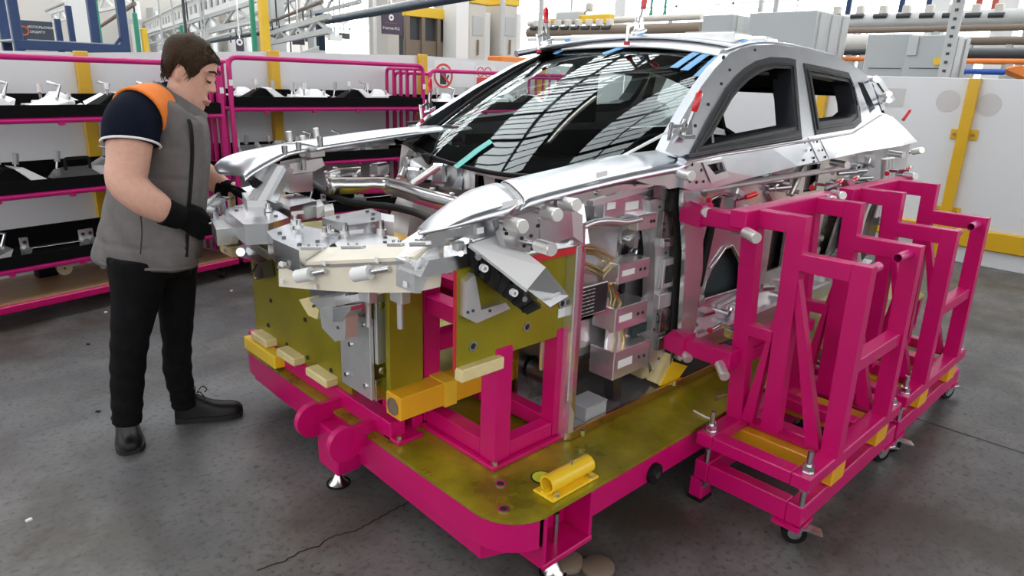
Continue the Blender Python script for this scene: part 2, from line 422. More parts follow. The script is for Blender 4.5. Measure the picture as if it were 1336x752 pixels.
# ---------------------------------------------------- white partition around the work area
PYW, PXW, PT = 6.25, 8.12, 1.82
wl = MB().span((-1.2, PYW + .01, .02), (PXW, PYW + .05, .10)).build('wall_left', 'alu_matt'); struct(wl, 'white partition of tall panels and yellow posts behind the racks')
posts = [-.05, PY(113, 120, PYW - .06).x, PY(361, 120, PYW - .06).x, PY(553, 80, PYW - .06).x, 6.4, PXW]
def ptop(x):
    q = [(-1.2, 1.69), (.89, 1.70), (1.43, 1.745), (2.96, 1.825), (4.62, 1.865), (5.7, 1.85), (9, 1.82)]
    for (a, c), (d, e) in zip(q, q[1:]):
        if x <= d: return c + (e - c) * (x - a) / (d - a)
for a, b in zip([-1.2] + posts[1:-1], posts[1:-1] + [PXW]):
    MB().prism([V((a + .006, PYW, .06)), V((b - .006, PYW, .06)), V((b - .006, PYW, ptop(b))), V((a + .006, PYW, ptop(a)))], (0, .03, 0)).build('panel', 'panel', wl)
for x in posts[1:-1]:
    MB().span((x - .045, PYW - .07, 0), (x + .045, PYW - .002, ptop(x) + .012), .006).build('post', 'yellow_post', wl)
    MB().span((x - .1, PYW - .12, 0), (x + .1, PYW - .002, .012)).build('foot_plate', 'black_rubber', wl)
wr = MB().span((PXW + .01, -4.5, .0), (PXW + .05, PYW, .08)).build('wall_right', 'alu_matt'); struct(wr, 'white partition of tall panels behind the parked carts')
yp = PX(1255, 180, PXW - .06).y
ys = [PYW, PX(1073, 120, PXW - .06).y, yp, yp - 2.05, yp - 4.1, -4.5]
for a, b in zip(ys, ys[1:]):
    MB().span((PXW, b + .006, .0), (PXW + .03, a - .006, PT), .004).build('panel', 'panel', wr)
MB().span((PXW - .05, -4.5, .17), (PXW - .002, PYW, .37), .02).build('kick_rail', 'yellow_post', wr)
for y in ys[1:-1]:
    MB().span((PXW - .07, y - .05, 0), (PXW - .002, y + .05, PT), .006).build('post', 'yellow_post', wr)
    for z in (1.28, .5):
        MB().span((PXW - .02, y - .12, z - .05), (PXW - .001, y + .12, z + .05), .004).build('post_bracket', 'yellow_post', wr)
        for s in (-.085, .085): MB().cyl((PXW - .035, y + s, z), (PXW - .018, y + s, z), .014, 8).build('bolt', 'alu_gold', wr)
    MB().span((PXW - .2, y - .17, 0), (PXW - .05, y + .17, .015), .004).build('foot_plate', 'black_rubber', wr)
    for s in (-.11, .11): MB().cyl((PXW - .12, y + s, .01), (PXW - .12, y + s, .05), .03, 6).build('anchor_bolt', 'steel_dark', wr)
for q, nm in (((1237, 132), 'beside the car tail'), ((1290, 137), 'beyond the yellow post')):
    c = PX(q[0], q[1], PXW)
    tag(MB().cyl(c + V((.003, 0, 0)), c - V((.004, 0, 0)), .108, 40).build('round_sticker', 'disc_grey'), 'faded grey round sticker on white partition panel ' + nm, 'sticker')
a, b = PX(1159, 115, PXW), PX(1178, 140, PXW)
tag(MB().span((PXW - .004, a.y, a.z), (PXW + .002, b.y, b.z)).build('square_sticker', 'disc_grey'), 'faded pinkish square sticker on white partition panel behind the car tail', 'sticker')
# notices on the left partition
def plate_py(x0, y0, x1, y1, Y, d, name, m, par=None):
    a, b = PY(x0, y0, Y), PY(x1, y1, Y)
    return MB().span((a.x, Y - d, b.z), (b.x, Y, a.z)).build(name, m, par)
t = thing('touch_warning_sign', 'white notice with a black hand in a red prohibition ring', 'sign', PY(578, 100, PYW))
plate_py(566, 78, 619, 114, PYW, .006, 'board', 'label_white', t)
c = PY(578.5, 99, PYW - .008); R = .13
ring = MB(); n = 40
for r0, r1 in ((R, R - .022),): ring.pipe(c + V((0, .001, 0)), c - V((0, .003, 0)), r0, r1, n)
ring.build('prohibition_ring', 'sign_red', t)
MB().beam(c + V((-.085, -.004, .085)), c + V((.085, -.004, -.085)), .022, .003, (0, 1, 0)).build('prohibition_bar', 'sign_red', t)
h = MB().span((c.x - .045, c.y, c.z - .09), (c.x + .04, c.y + .004, c.z), .01)
for i, l in enumerate((.06, .085, .08, .055)): h.span((c.x - .045 + i * .022, c.y, c.z - .01), (c.x - .028 + i * .022, c.y + .004, c.z + l), .004)
h.beam((c.x + .04, c.y + .002, c.z - .05), (c.x + .075, c.y + .002, c.z + .01), .02, .004, (0, 1, 0)); h.build('hand_symbol', 'label_black', t)
t = thing('mandatory_sign', 'small white notice with two red ringed symbols above a red panel', 'sign', PY(632, 105, PYW))
plate_py(620, 86, 645, 122, PYW, .006, 'board', 'label_white', t)
for x in (627, 636.5):
    c = PY(x, 94, PYW - .008); MB().pipe(c, c - V((0, .003, 0)), .055, .045, 24).build('symbol_ring', 'sign_red', t); MB().box(c, (.05, .003, .02)).build('symbol', 'label_black', t)
plate_py(622, 101, 640, 116, PYW - .006, .003, 'red_panel', 'sign_red', t)
t = thing('document_holder', 'clear document pocket with printed sheets and a blue tab behind the rack end', 'notice', PY(550, 105, 6.0))
plate_py(542, 88, 565, 116, PYW, .006, 'sheet', 'label_white', t)
for i in range(4): plate_py(544 + i * 4.6, 95 + (i % 2), 547 + i * 4.6, 103, PYW - .006, .003, 'print_block', 'hall_grey', t)
plate_py(549, 103, 560, 109, PYW - .006, .003, 'blue_tab', 'sign_blue', t)

# ---------------------------------------------------- hall beyond the partition
def bgY(x0, y0, x1, y1, Y, d, floor=True):
    a, b = PY(x0, y0, Y), PY(x1, y1, Y); return (a.x, Y, 0 if floor else b.z), (b.x, Y + d, a.z)
def bgX(x0, y0, x1, y1, X, d, floor=True):
    a, b = PX(x0, y0, X), PX(x1, y1, X); return (X, b.y, 0 if floor else b.z), (X + d, a.y, a.z)
# blue steel stand
t = thing('blue_stand', 'dark blue steel stand with a grey shelf behind the partition', 'rack', PY(90, 60, 9.2) * 1)
for x, yy in ((21.5, 9.2), (161, 9.2)):
    p = PY(x, 40, yy); MB().span((p.x - .045, yy - .045, 0), (p.x + .045, yy + .045, 3.4), .008).build('leg', 'navy', t)
for x, yy in ((4, 10.6), (122, 10.6)):
    p = PY(x, 30, yy); MB().span((p.x - .05, yy - .05, 0), (p.x + .05, yy + .05, 3.4), .008).build('leg', 'navy', t)
a, b = PY(22, 58, 9.2), PY(161, 58, 9.2)
MB().span((a.x, 9.15, a.z - .05), (b.x, 9.25, a.z + .05), .006).build('beam', 'navy', t)
MB().span((a.x, 9.25, a.z + .04), (b.x, 10.6, a.z + .06)).build('shelf', 'hall_grey', t)
MB().beam((a.x + .02, 9.2, a.z + .13), (a.x + .12, 9.2, a.z), .03).build('brace', 'navy', t)
MB().beam((b.x - .02, 9.2, a.z + .13), (b.x - .12, 9.2, a.z), .03).build('brace', 'navy', t)
MB().hull([V((a.x + .1, 9.1, a.z - .06)), V((a.x + .5, 9.1, a.z - .06)), V((a.x + .3, 9.1, a.z - .16)), V((a.x + .1, 9.6, a.z - .06)), V((a.x + .5, 9.6, a.z - .06)), V((a.x + .12, 9.6, a.z - .16))]).build('bracket', 'black_rubber', t)
MB().hull([V((b.x - .7, 9.1, a.z - .06)), V((b.x - .2, 9.1, a.z - .06)), V((b.x - .45, 9.1, a.z - .16)), V((b.x - .7, 9.6, a.z - .06)), V((b.x - .2, 9.6, a.z - .06)), V((b.x - .6, 9.6, a.z - .16))]).build('bracket', 'black_rubber', t)
for x in (76.5, 93):
    p = PY(x, 40, 13.0); top = PY(x, 25 if x < 80 else 8, 13.0).z
    tag(MB().span((p.x - .04, 12.96, 0), (p.x + .04, 13.04, top), .006).build('blue_post', 'navy'), 'short dark blue post beside the slate safety sign' if x < 80 else 'tall dark blue post with worn lettering behind the blue stand', 'post')
t = thing('safety_sign', 'slate safety sign with white two-line lettering and a red round emblem', 'sign', PY(50, 40, 12.0))
plate_py(24, 26, 71, 53, 12.0, .03, 'board', 'sign_slate', t)
for x in (34, 64): p = PY(x, 50, 12.02); MB().span((p.x - .03, 12.0, 0), (p.x + .03, 12.05, p.z)).build('sign_leg', 'hall_grey', t)
text('ИСПОЛЬЗУЕМ', .043, 'label_white', PY(53, 36, 11.965), (1, 0, 0), (0, 0, 1), t)
text('ЗАЩИТУ', .043, 'label_white', PY(49, 42, 11.965), (1, 0, 0), (0, 0, 1), t)
c = PY(31, 40, 11.96); MB().pipe(c, c - V((0, .004, 0)), .065, .045, 28).build('emblem', 'hall_red', t)
# posts, columns and frames
def postY(x, y0, Y, wd, m, label, nm='post', y1=None):
    p = PY(x, (y0 + 60) / 2, Y); top = PY(x, y0, Y).z if y0 > 1 else 5.5
    o = MB().span((p.x - wd / 2, Y - wd / 2, 0), (p.x + wd / 2, Y + wd / 2, top), .01).build(nm, m); return tag(o, label, 'post' if 'column' not in nm else 'column')
postY(178, 17, 11, .055, 'hall_green', 'thin green post beside a short yellow post beyond the partition', 'green_post')
postY(188.5, 37, 11, .075, 'hall_yellow', 'short yellow post beyond the partition', 'yellow_hall_post')
postY(237.5, 33, 16, .06, 'hall_green', 'thin green post behind the worker\'s head', 'green_post')
postY(330, 0, 12, .07, 'hall_green', 'thin green post next to the tall yellow post', 'green_post')
postY(344.5, 0, 11.5, .13, 'hall_yellow', 'tall yellow steel post beyond the partition', 'yellow_hall_post')
postY(128, 0, 14, .06, 'hall_green', 'thin green post seen through the blue stand', 'green_post')
postY(108, 0, 20, .55, 'hall_white', 'broad white column seen through the blue stand', 'hall_column')
postY(489, 0, 15, .07, 'hall_white', 'slim white pole left of the hanging area sign', 'white_pole')
postY(512, 0, 17, .95, 'cabinet_beige', 'broad pale column behind the hanging area sign', 'hall_column')
postY(528, 12, 14.5, .12, 'hall_red', 'rusty red post beside the dark glazed booth', 'red_post')
postY(359, 0, 24, .5, 'hall_grey', 'grey concrete column behind the tall yellow post', 'hall_column')
postY(412, 0, 26, .5, 'hall_grey', 'grey concrete column behind the blue pipe bracket', 'hall_column')
# perforated conveyor beam
a, b = PZ(330, -17, 3.6), PZ(180, 41, 3.6); L = (b - a).length; d = (b - a).normalized(); s, u, _ = basis(d)
hl = [[(x, .06), (x + L / 56, .06), (x + L / 56, .34), (x, .34)] for x in [L * (i + .4) / 30 for i in range(29)]]
t = thing('conveyor_beam', 'long white beam pierced by a row of square holes', 'beam', a)
wbm = MB()
for z0_, z1_ in ((-.32, -.14), (.14, .32)): wbm.beam(a + V((0, 0, (z0_ + z1_) / 2)), b + V((0, 0, (z0_ + z1_) / 2)), .06, z1_ - z0_)
for i in range(31): q = a.lerp(b, i / 30); wbm.beam(q - d * (L / 130), q + d * (L / 130), .06, .3)
wbm.build('web', 'hall_white', t)
sg_ = .12 if (a + s).length > (a - s).length else -.12
MB().beam(a + s * sg_, b + s * sg_, .02, .34).build('dark_core', 'hall_dark', t)
for z in (-.32, .32): MB().beam(a + V((0, 0, z)), b + V((0, 0, z)), .25, .03).build('flange', 'hall_white', t)
def girder(p, q, h, label, m='hall_grey', n=14):
    t = thing('lattice_girder', label, 'girder', p, None)
    for z in (0, h): MB().beam(V(p) + V((0, 0, z)), V(q) + V((0, 0, z)), .09, .09).build('chord', m, t)
    b = MB()
    for i in range(n): b.beam(V(p).lerp(V(q), i / n) + V((0, 0, h * (i % 2))), V(p).lerp(V(q), (i + 1) / n) + V((0, 0, h * ((i + 1) % 2))), .06)
    b.build('web', m, t); return t
girder(PZ(330, 26, 2.7), PZ(190, 58, 2.7), .35, 'grey lattice girder running under the pierced white beam')
girder(PZ(470, 2, 3.4), PZ(300, 45, 3.4), .6, 'grey lattice girder running over the bright windows')
girder(PZ(170, 5, 3.4), PZ(66, 30, 3.4), .4, 'pale lattice girder running over the blue stand', 'hall_white')
girder(PZ(430, 40, 2.3), PZ(345, 58, 2.3), .22, 'low grey lattice girder beyond the purple sign', 'hall_grey', 8)
# hanging pipes, hangers, cables in the steelwork
for i, (x0, y0, x1, y1, z, r) in enumerate(((120, 42, 175, 5, 2.9, .05), (200, 60, 330, 30, 2.6, .035), (190, 30, 300, -8, 4.0, .03), (230, 62, 300, 44, 2.3, .03), (350, 30, 420, 2, 3.2, .05), (60, 14, 110, -8, 3.4, .05))):
    p, q = PZ(x0, y0, z), PZ(x1, y1, z)
    tag(MB().cyl(p, q, r, 8).build('overhead_pipe', 'hall_grey' if i % 2 else 'hall_brown'), ['brown pipe slanting up behind the blue stand', 'grey pipe low behind the pierced beam', 'thin brown pipe just below the pierced beam', 'grey pipe level with the worker\'s hair', 'brown pipe crossing behind the tall yellow post', 'grey pipe above the safety sign'][i], 'pipe')
rs = random.Random(3)
for i in range(34):     # hangers and brackets hung in the steelwork, single little pieces
    x = rs.uniform(170, 480); Y = rs.uniform(20, 34); y0 = rs.uniform(-5, 45); p = PY(x, y0, Y); l = rs.uniform(.4, 1.2)
    t = thing('steel_hanger', 'thin grey steel hanger in the conveyor steelwork', 'hanger', p, 'hangers in the conveyor steelwork')
    MB().cyl((p.x, p.y, HZ), p - V((0, 0, l)), .025, 6).build('rod', 'hall_dark' if i % 3 == 0 else 'hall_grey', t)
    MB().box(p - V((0, 0, l)), (rs.uniform(.15, .5), .2, rs.uniform(.1, .3))).build('clamp_block', ('hall_dark', 'hall_grey', 'hall_white', 'hall_brown')[i % 4], t)
# pale plant behind the steelwork
for i in range(9):
    x = 175 + i * 24; Y = 43.5 + (i % 3) * .4; lo, hi = bgY(x, 2 + (i * 7) % 25, x + 15, 70, Y, 1.2)
    t = thing('plant_cabinet', 'pale machine cabinet far behind the pierced beam', 'cabinet', lo, 'pale machine cabinets far behind the beam')
    MB().span(lo, hi, .03).build('body', ('hall_white', 'hall_grey', 'cabinet_beige')[i % 3], t)
    MB().span((lo[0] + .1, lo[1] - .03, 2.2), (hi[0] - .1, lo[1], hi[2] - .2), .02).build('door', 'hall_white', t)
# blue pipe with brackets
a, b = PZ(620, -6, 2.75), PZ(262, 57, 2.75)
t = thing('blue_pipe', 'long dark blue overhead pipe crossing in front of the windows', 'pipe', a)
MB().cyl(a, b, .06, 14).build('pipe', 'navy_dark', t, 40)
MB().cyl(a + V((.1, 0, .1)), b + V((.1, 0, .1)), .035, 10).build('conduit', 'hall_grey', t, 40)
for x, y in ((360, 38), (401, 28), (312, 47)):
    p = PZ(x, y, 2.75); MB().tube([p + V((-.1, 0, -.05)), p + V((-.1, 0, .25)), p + V((.1, 0, .25)), p + V((.1, 0, -.05))], .018, 6).build('hanger', 'hall_dark', t)
p = PZ(417, 24, 2.75); MB().span((p.x - .07, p.y - .07, p.z - .65), (p.x + .07, p.y + .07, p.z + .1), .01).build('drop_bracket', 'navy_dark', t)
MB().beam(p - V((0, 0, .6)), p + V((-.6, .1, -.85)), .12).build('foot', 'hall_grey', t)
# hanging area signs
def area_sign(x0, y0, x1, y1, Y, label, txt):
    t = thing('hanging_sign', label, 'sign', PY(x0, y0, Y)); plate_py(x0, y0, x1, y1, Y, .03, 'board', 'sign_purple', t)
    xm = (x0 + x1) / 2; c = PY(xm, y0 + (y1 - y0) * .3, Y - .035); MB().cyl(c, c - V((0, .003, 0)), .06, 18).build('emblem', 'label_white', t)
    MB().cyl(c - V((0, .004, 0)), c - V((0, .006, 0)), .025, 12).build('emblem_core', 'sign_purple', t)
    a, b = PY(x0 + 6, y0 + (y1 - y0) * .5, Y - .035), PY(x1 - 6, y0 + (y1 - y0) * .5, Y - .035); MB().span((a.x, Y - .036, a.z - .004), (b.x, Y - .033, a.z + .004)).build('rule', 'hall_red', t)
    if txt: text(txt, .068, 'label_white', PY(xm, y0 + (y1 - y0) * .73, Y - .035), (1, 0, 0), (0, 0, 1), t)
    p = PY(xm, y0, Y - .015); MB().cyl(p, (p.x, p.y, HZ), .012, 6).build('hanger', 'steel', t)
area_sign(497, 13, 524, 46, 12.5, 'dark purple hanging sign reading Участок РС2 in front of a pale column', 'Участок РС2')
area_sign(380, 36, 397, 59, 15, 'smaller dark purple hanging sign half hidden by the blue pipe', '')
area_sign(307, 50, 318, 67, 13, 'narrow dark purple sign at the end of the blue pipe', '')
# dark glazed booth
lo, hi = bgY(530, 8, 594, 80, 13.5, .3)
t = thing('glazed_booth', 'dark glazed booth with a yellow top rail', 'booth', lo)
MB().span((lo[0], 13.55, 0), (hi[0], hi[1], hi[2] - .1)).build('body', 'hall_dark', t)
MB().span((lo[0] - .05, 13.45, hi[2] - .2), (hi[0], 13.6, hi[2] + .02), .01).build('top_rail', 'hall_yellow', t)
MB().span((lo[0] - .05, 13.5, 0), (hi[0], 13.56, 2.42)).build('kick_panel', 'hall_brown', t)
for x in (531, 551, 571, 586): p = PY(x, 50, 13.5); MB().span((p.x - .05, 13.45, 0), (p.x + .05, 13.55, hi[2] - .2)).build('mullion', 'hall_brown', t)
lo, hi = bgY(596, -20, 611, 80, 13.0, .5); tag(MB().span(lo, hi, .01).build('hall_column', 'hall_white'), 'tall square white column next to the glazed booth', 'column')
for x0, x1, top, lab in ((613, 633, 4, 'beside the white column'), (656, 674, 6, 'behind the car roof clamp')):
    lo, hi = bgY(x0, top, x1, 66, 15.0, 1.6)
    t = thing('machine_cabinet', 'tall beige machine cabinet with yellow cap ' + lab, 'cabinet', lo)
    MB().span(lo, hi, .02).build('body', 'cabinet_beige', t); MB().span((lo[0] - .04, lo[1] - .04, hi[2]), (hi[0] + .04, hi[1], hi[2] + .25), .02).build('cap', 'hall_yellow', t)
    MB().span((lo[0] + .1, lo[1] - .02, hi[2] - .8), (hi[0] - .1, lo[1], hi[2] - .3), .01).build('panel_door', 'hall_grey', t)
    c = ((lo[0] + hi[0]) / 2, lo[1] - .03, hi[2] - 1.1); MB().box(c, (.07, .03, .4), None, .012).build('cable_loop', 'hall_brown', t)
    MB().span((hi[0] + .02, lo[1] + .3, 0), (hi[0] + .45, lo[1] + 1.5, hi[2] - .15), .02).build('side_unit', 'hall_white', t)
for x, lab in ((655, 'between the two beige machine cabinets'), (705, 'behind the red clamp on the car roof')):
    p = PY(x, 40, 14.2); tag(MB().cyl((p.x, 14.2, 0), (p.x, 14.2, 6), .07, 12).build('grey_pole', 'hall_grey', None, 40), 'slim grey pole ' + lab, 'pole')
lo, hi = bgY(655, 73, 690, 80, 12.0, .5, True); tag(MB().span((lo[0], lo[1], 0), (hi[0], hi[1], hi[2]), .02).build('orange_trough', 'hall_orange'), 'orange bin behind the partition beside the car roof', 'trough')
# conveyor decks and pipes right of the middle
def railX(x0, x1, y, X, r, m, label, dy=0.0, nm='conveyor_pipe'):
    a, b = PX(x0, y, X), PX(x1, y + dy, X); b.z = a.z; t = thing(nm, label, 'pipe', a); MB().cyl(a, b, r, 10).build('pipe', m, t, 40)
    for k in (.15, .5, .85): q = a.lerp(b, k); MB().span((q.x - .05, q.y - .05, 0), (q.x + .05, q.y + .05, q.z - r * .8)).build('support_leg', 'hall_grey', t)
    return t
for i, (x0, x1, y, X, r, m, lab) in enumerate((
    (690, 915, 43, 17, .16, 'hall_brown', 'brown conveyor pipe running behind the car roof'), (690, 915, 31, 19, .10, 'cabinet_beige', 'beige conveyor pipe above the brown one'),
    (690, 915, 51, 16, .07, 'hall_white', 'pale rail just above the car roof'), (1080, 1400, 30, 19, .17, 'hall_grey', 'thick grey pipe above the grey cabinets'),
    (1080, 1400, 24, 20, .08, 'cabinet_beige', 'thin beige pipe above the thick grey pipe'), (1080, 1400, 41, 18, .07, 'hall_brown', 'brown rail just above the grey cabinets'),
    (1245, 1400, 71, 15, .11, 'hall_dark', 'dark pipe right of the slotted post'), (1245, 1400, 80, 14.5, .05, 'hall_orange', 'orange pipe below the dark pipe'),
    (1245, 1400, 93, 14, .05, 'sign_blue', 'blue pipe just above the partition'), (1245, 1400, 54, 16, .08, 'hall_brown', 'brown cable tray right of the slotted post'),
    (1085, 1135, 68, 15, .07, 'hall_dark', 'short dark pipe left of the grey cabinets'), (1085, 1135, 77, 14.5, .05, 'hall_orange', 'short orange pipe above the car roof'),
    (1245, 1400, 62, 17, .15, 'hall_white', 'broad white duct right of the slotted post'), (1085, 1135, 57, 17, .2, 'cabinet_beige', 'beige duct left of the grey cabinets'))):
    railX(x0, x1, y, X, r, m, lab)
for i in range(16):
    x = (700 + i * 13.5) if i < 8 else (1090 + (i - 8) * 30); X = 17 if i < 8 else 19; p = PX(x, 43 if i < 8 else 30, X); p.z += .24 if i < 8 else .25
    t = thing('roller_bracket', 'small pale roller bracket on the ' + ('brown' if i < 8 else 'thick grey') + ' conveyor pipe', 'bracket', p, 'roller brackets on the conveyor')
    MB().box(p, (.2, .16, .3), None, .02).build('bracket_body', 'cabinet_beige', t); MB().cyl(p - V((.15, .15, .1)), p + V((-.15, .15, -.1)), .06, 10).build('roller', 'hall_dark', t)
t = thing('overhead_tool', 'grey overhead tool with a yellow arm behind the car roof', 'machine', PX(750, 25, 18))
p = PX(745, 23, 18); MB().box(p, (.5, 1.0, .35), None, .05).build('tool_body', 'hall_grey', t)
p = PX(770, 25, 18); MB().box(p, (.3, .9, .25), None, .03).build('arm', 'hall_yellow', t)
p = PX(790, 25, 18); MB().box(p, (.3, .5, .3), None, .03).build('arm_end', 'hall_yellow', t)
p = PX(745, 20, 18); MB().cyl(p, (p.x, p.y, HZ), .04, 8).build('hanger', 'hall_grey', t); p = PX(720, 27, 18); MB().box(p, (.2, 1.0, .12), None, .02).build('beam', 'hall_yellow', t)
p = PX(769, 9, 18); MB().box(p, (.2, .25, .25), None, .05).build('lamp_head', 'hall_grey', t)
MB().cyl(p, PX(762, 18, 18), .02, 6).build('lamp_stem', 'hall_dark', t)
for x, lab in ((850, 'first'), (868, 'second')):
    p = PX(x, 10, 24); z1 = PX(x, 27, 24).z
    t = thing('green_hanger', 'green hanger rod with a broad foot above the conveyor, ' + ('beside the red roof clamp' if lab == 'first' else 'nearer the grey cabinet'), 'rod', p)
    MB().cyl((24, p.y, z1), (24, p.y, HZ), .05, 8).build('rod', 'hall_green', t); MB().cyl((24, p.y, z1), (24, p.y, z1 + .4), .13, 10, .05).build('foot', 'hall_green', t)
for x, top, m, lab in ((1176, 30, 'navy', 'blue post above the grey cabinets'), (1211, 30, 'navy', 'blue post above the grey cabinets'), (1276, 22, 'hall_red', 'faded red post right of the slotted post'), (1297, 33, 'hall_red', 'faded red post right of the slotted post'), (1107, 20, 'navy', 'blue post above the beige duct'), (1012, 16, 'hall_grey', 'grey hanger post behind the grey cabinet'), (992, 16, 'hall_grey', 'grey hanger post behind the grey cabinet')):
    p = PX(x, 12, 22); z1 = PX(x, top, 22).z
    tag(MB().span((21.95, p.y - .07, z1), (22.05, p.y + .07, HZ), .01).build('hanger_post', m), lab, 'post', 'hanger posts above the conveyor')
for x0, x1 in ((805, 815), (1220, 1236), (1308, 1326)):
    lo, hi = bgX(x0, -30, x1, 20, 30, .8, False); tag(MB().span((30, lo[1], 0), (30.8, hi[1], HZ)).build('hall_column', 'hall_white'), 'broad pale column far off against the bright windows', 'column', 'pale columns against the windows')
def cab(x0, y0, x1, y1, X, d, label, ribs=0, m='cabinet_grey'):
    lo, hi = bgX(x0, y0, x1, y1, X, d)
    t = thing('control_cabinet', label, 'cabinet', lo); MB().span(lo, hi, .015).build('body', m, t)
    for i in range(ribs): MB().span((lo[0] + d * (i + .3) / ribs, lo[1] - .02, 0), (lo[0] + d * (i + .75) / ribs, lo[1] + .01, hi[2] - .03)).build('side_rib', 'hall_grey', t)
    return t, lo, hi
cab(917, 20, 952, 60, 14, 1.7, 'smaller grey control cabinet behind the car roof rail', 3)
cab(978, 17, 1056, 80, 13, 1.5, 'large grey control cabinet rising behind the car roof', 3)
t, lo, hi = cab(1133, 45, 1176, 115, 11.5, .8, 'grey control cabinet with a bright side strip behind the car tail')
MB().span((lo[0] - .01, lo[1] - .2, 0), (lo[0] + .3, lo[1] - .002, hi[2] - .02)).build('side_strip', 'alu_matt', t)
t0_ = t; t, lo, hi = cab(1186, 46, 1232, 115, 11.3, .8, 'grey control cabinet with a yellow disc beside the slotted post', 2)
c = PX(1223, 80, 11.28); MB().cyl(c, c - V((.01, 0, 0)), .055, 18).build('yellow_disc', 'hall_yellow', t)
a, b = PX(1187, 48, 11.28), PX(1195, 72, 11.28); MB().span((11.27, b.y, b.z), (11.29, a.y, a.z)).build('dark_panel', 'hall_grey', t)
for k in (0, 1):
    a = PX(1133 if k == 0 else 1186, 89, 11.28 if k else 11.48); b = PX(1176 if k == 0 else 1231, 89, 11.28 if k else 11.48)
    MB().span((a.x - .004, b.y, a.z - .006), (a.x, a.y, a.z + .006)).build('seam', 'hall_dark', t if k else t0_)
t = thing('slotted_post', 'tall galvanised slotted post between the cabinet and the pipes', 'post', PX(1240, 60, 11))
p = PX(1240, 60, 11)
MB().span((10.95, p.y - .07, 0), (11.0, p.y + .07, 5)).build('channel', 'hall_grey', t)
for i in range(24): MB().box((10.945, p.y, 1.85 + i * .11), (.012, .04, .035)).build('slot', 'hall_dark', t)
c = PX(1334, 97, 13); tag(MB().span((c.x + .25, c.y - .3, 0), (c.x + .6, c.y + .3, c.z), .02).build('machine_stand', 'hall_grey'), 'grey stand holding the orange housing behind the partition', 'stand'); tag(MB().hull([c + V((random.uniform(-.2, .2), random.uniform(-.25, .25), random.uniform(-.12, .12))) for _ in range(24)]).build('orange_housing', 'hall_orange'), 'rounded orange housing just above the partition top', 'machine')
# ================================================================== RACKS
def rounded(pts, r, n=5):
    out = [V(pts[0])]
    for a, b, c in zip(pts, pts[1:], pts[2:]):
        a, b, c = V(a), V(b), V(c); p = b + (a - b).normalized() * r; q = b + (c - b).normalized() * r
        for i in range(n + 1):
            t = i / n; out.append(p * (1 - t) ** 2 + b * 2 * t * (1 - t) + q * t * t)
    return out + [V(pts[-1])]
def add_caster(par, x, y, z, r=.045, rot=0.0, brake=True):
    """swivel caster under height z; wheel stands on the floor"""
    R = rotz(rot); c = V((x, y, r)); T = lambda q: c + R @ V(q)
    f = MB().box((x, y, z - .006), (.09, .08, .012), R, .002)
    for s in (-1, 1): f.hull([T((-.03, s * .022, z - r - .012)), T((.03, s * .022, z - r - .012)), T((.03, s * .026, z - r - .012)), T((-.03, s * .026, z - r - .012)), T((-.012, s * .022, -.01)), T((.014, s * .022, -.01)), T((-.012, s * .026, -.01)), T((.014, s * .026, -.01))])
    fk = f.build('caster', 'steel', par)
    MB().cyl(T((0, -.017, 0)), T((0, .017, 0)), r, 20).build('wheel', 'black_rubber', fk, 40)
    MB().cyl(T((0, -.02, 0)), T((0, .02, 0)), r * .55, 14).build('hub', 'steel', fk, 40)
    if brake: MB().hull([T((.03, -.02, .02)), T((.03, .02, .02)), T((.10, -.024, .005)), T((.10, .024, .005)), T((.10, -.024, .012)), T((.10, .024, .012)), T((.03, -.02, .032)), T((.03, .02, .032))]).build('brake_pedal', 'steel', fk)
    return fk
RH = (1.31, .845, .375)
def make_rack(label, loc, ang, L, dz=0.0, tint=None):
    t = thing('parts_rack', label, 'rack', (0, 0, 0), 'magenta tube racks along the partition')
    D, top = .62, 1.69 + dz
    MB().tube(rounded([(0, 0, .12), (0, 0, top), (L, 0, top), (L, 0, .12)], .07), .02, 10).build('front_frame', 'pink_tube', t, 50)
    for x in (0, L):
        MB().tube(rounded([(x, 0, top - .03), (x, D, top - .03), (x, D, .12)], .06), .017, 8).build('end_frame', 'pink_tube', t, 50)
        for y in (.13, .27, .38, .5): MB().tube(rounded([(x, y - .03, top - .035), (x, y, top - .035), (x, y, .18)], .028), .014, 8).build('end_bar', 'pink_tube', t, 50)
    for h in RH:
        z = h + dz * .8
        for y in (0, D):
            MB().tube([(-.0, y, z), (L, y, z)], .02, 10).build('shelf_rail', 'pink_tube', t, 50)
        for x in (0, L): MB().tube([(x, 0, z), (x, D, z)], .017, 8).build('cross_rail', 'pink_tube', t, 50)
        for i in range(4): MB().box((L * (.15 + i * .23), 0, z - .02), (.035, .03, .03), None, .005).build('tray_clip', 'pink_tube', t)
        b = MB().span((.02, -.015, z + .02), (L - .02, D + .01, z + .03)); b.span((.02, -.02, z + .02), (L - .02, .0, z + .095)); b.span((.02, D, z + .02), (L - .02, D + .02, z + .14))
        b.span((.02, 0, z + .02), (.04, D, z + .1)); b.span((L - .04, 0, z + .02), (L - .02, D, z + .1)); b.build('tray', 'black_tray', t)
    MB().span((-.02, -.03, .11), (L + .02, D + .03, .16), .006).build('base_frame', 'pink', t)
    MB().span((.02, .0, .158), (L - .02, D, .172)).build('deck', 'plywood', t)
    MB().span((.0, .02, .30), (.04, D, .34)).build('brace', 'pink', t); MB().span((L - .04, .02, .30), (L, D, .34)).build('brace', 'pink', t)
    for x in (0, L): MB().box((x, -.022, 1.5 + dz), (.03, .006, .045)).build('tag', 'label_white', t)
    for x in (.1, L - .1):
        for y in (.05, D - .05): add_caster(t, x, y, .112, .045, .6)
    t.location = loc; t.rotation_euler = (0, 0, ang); return t
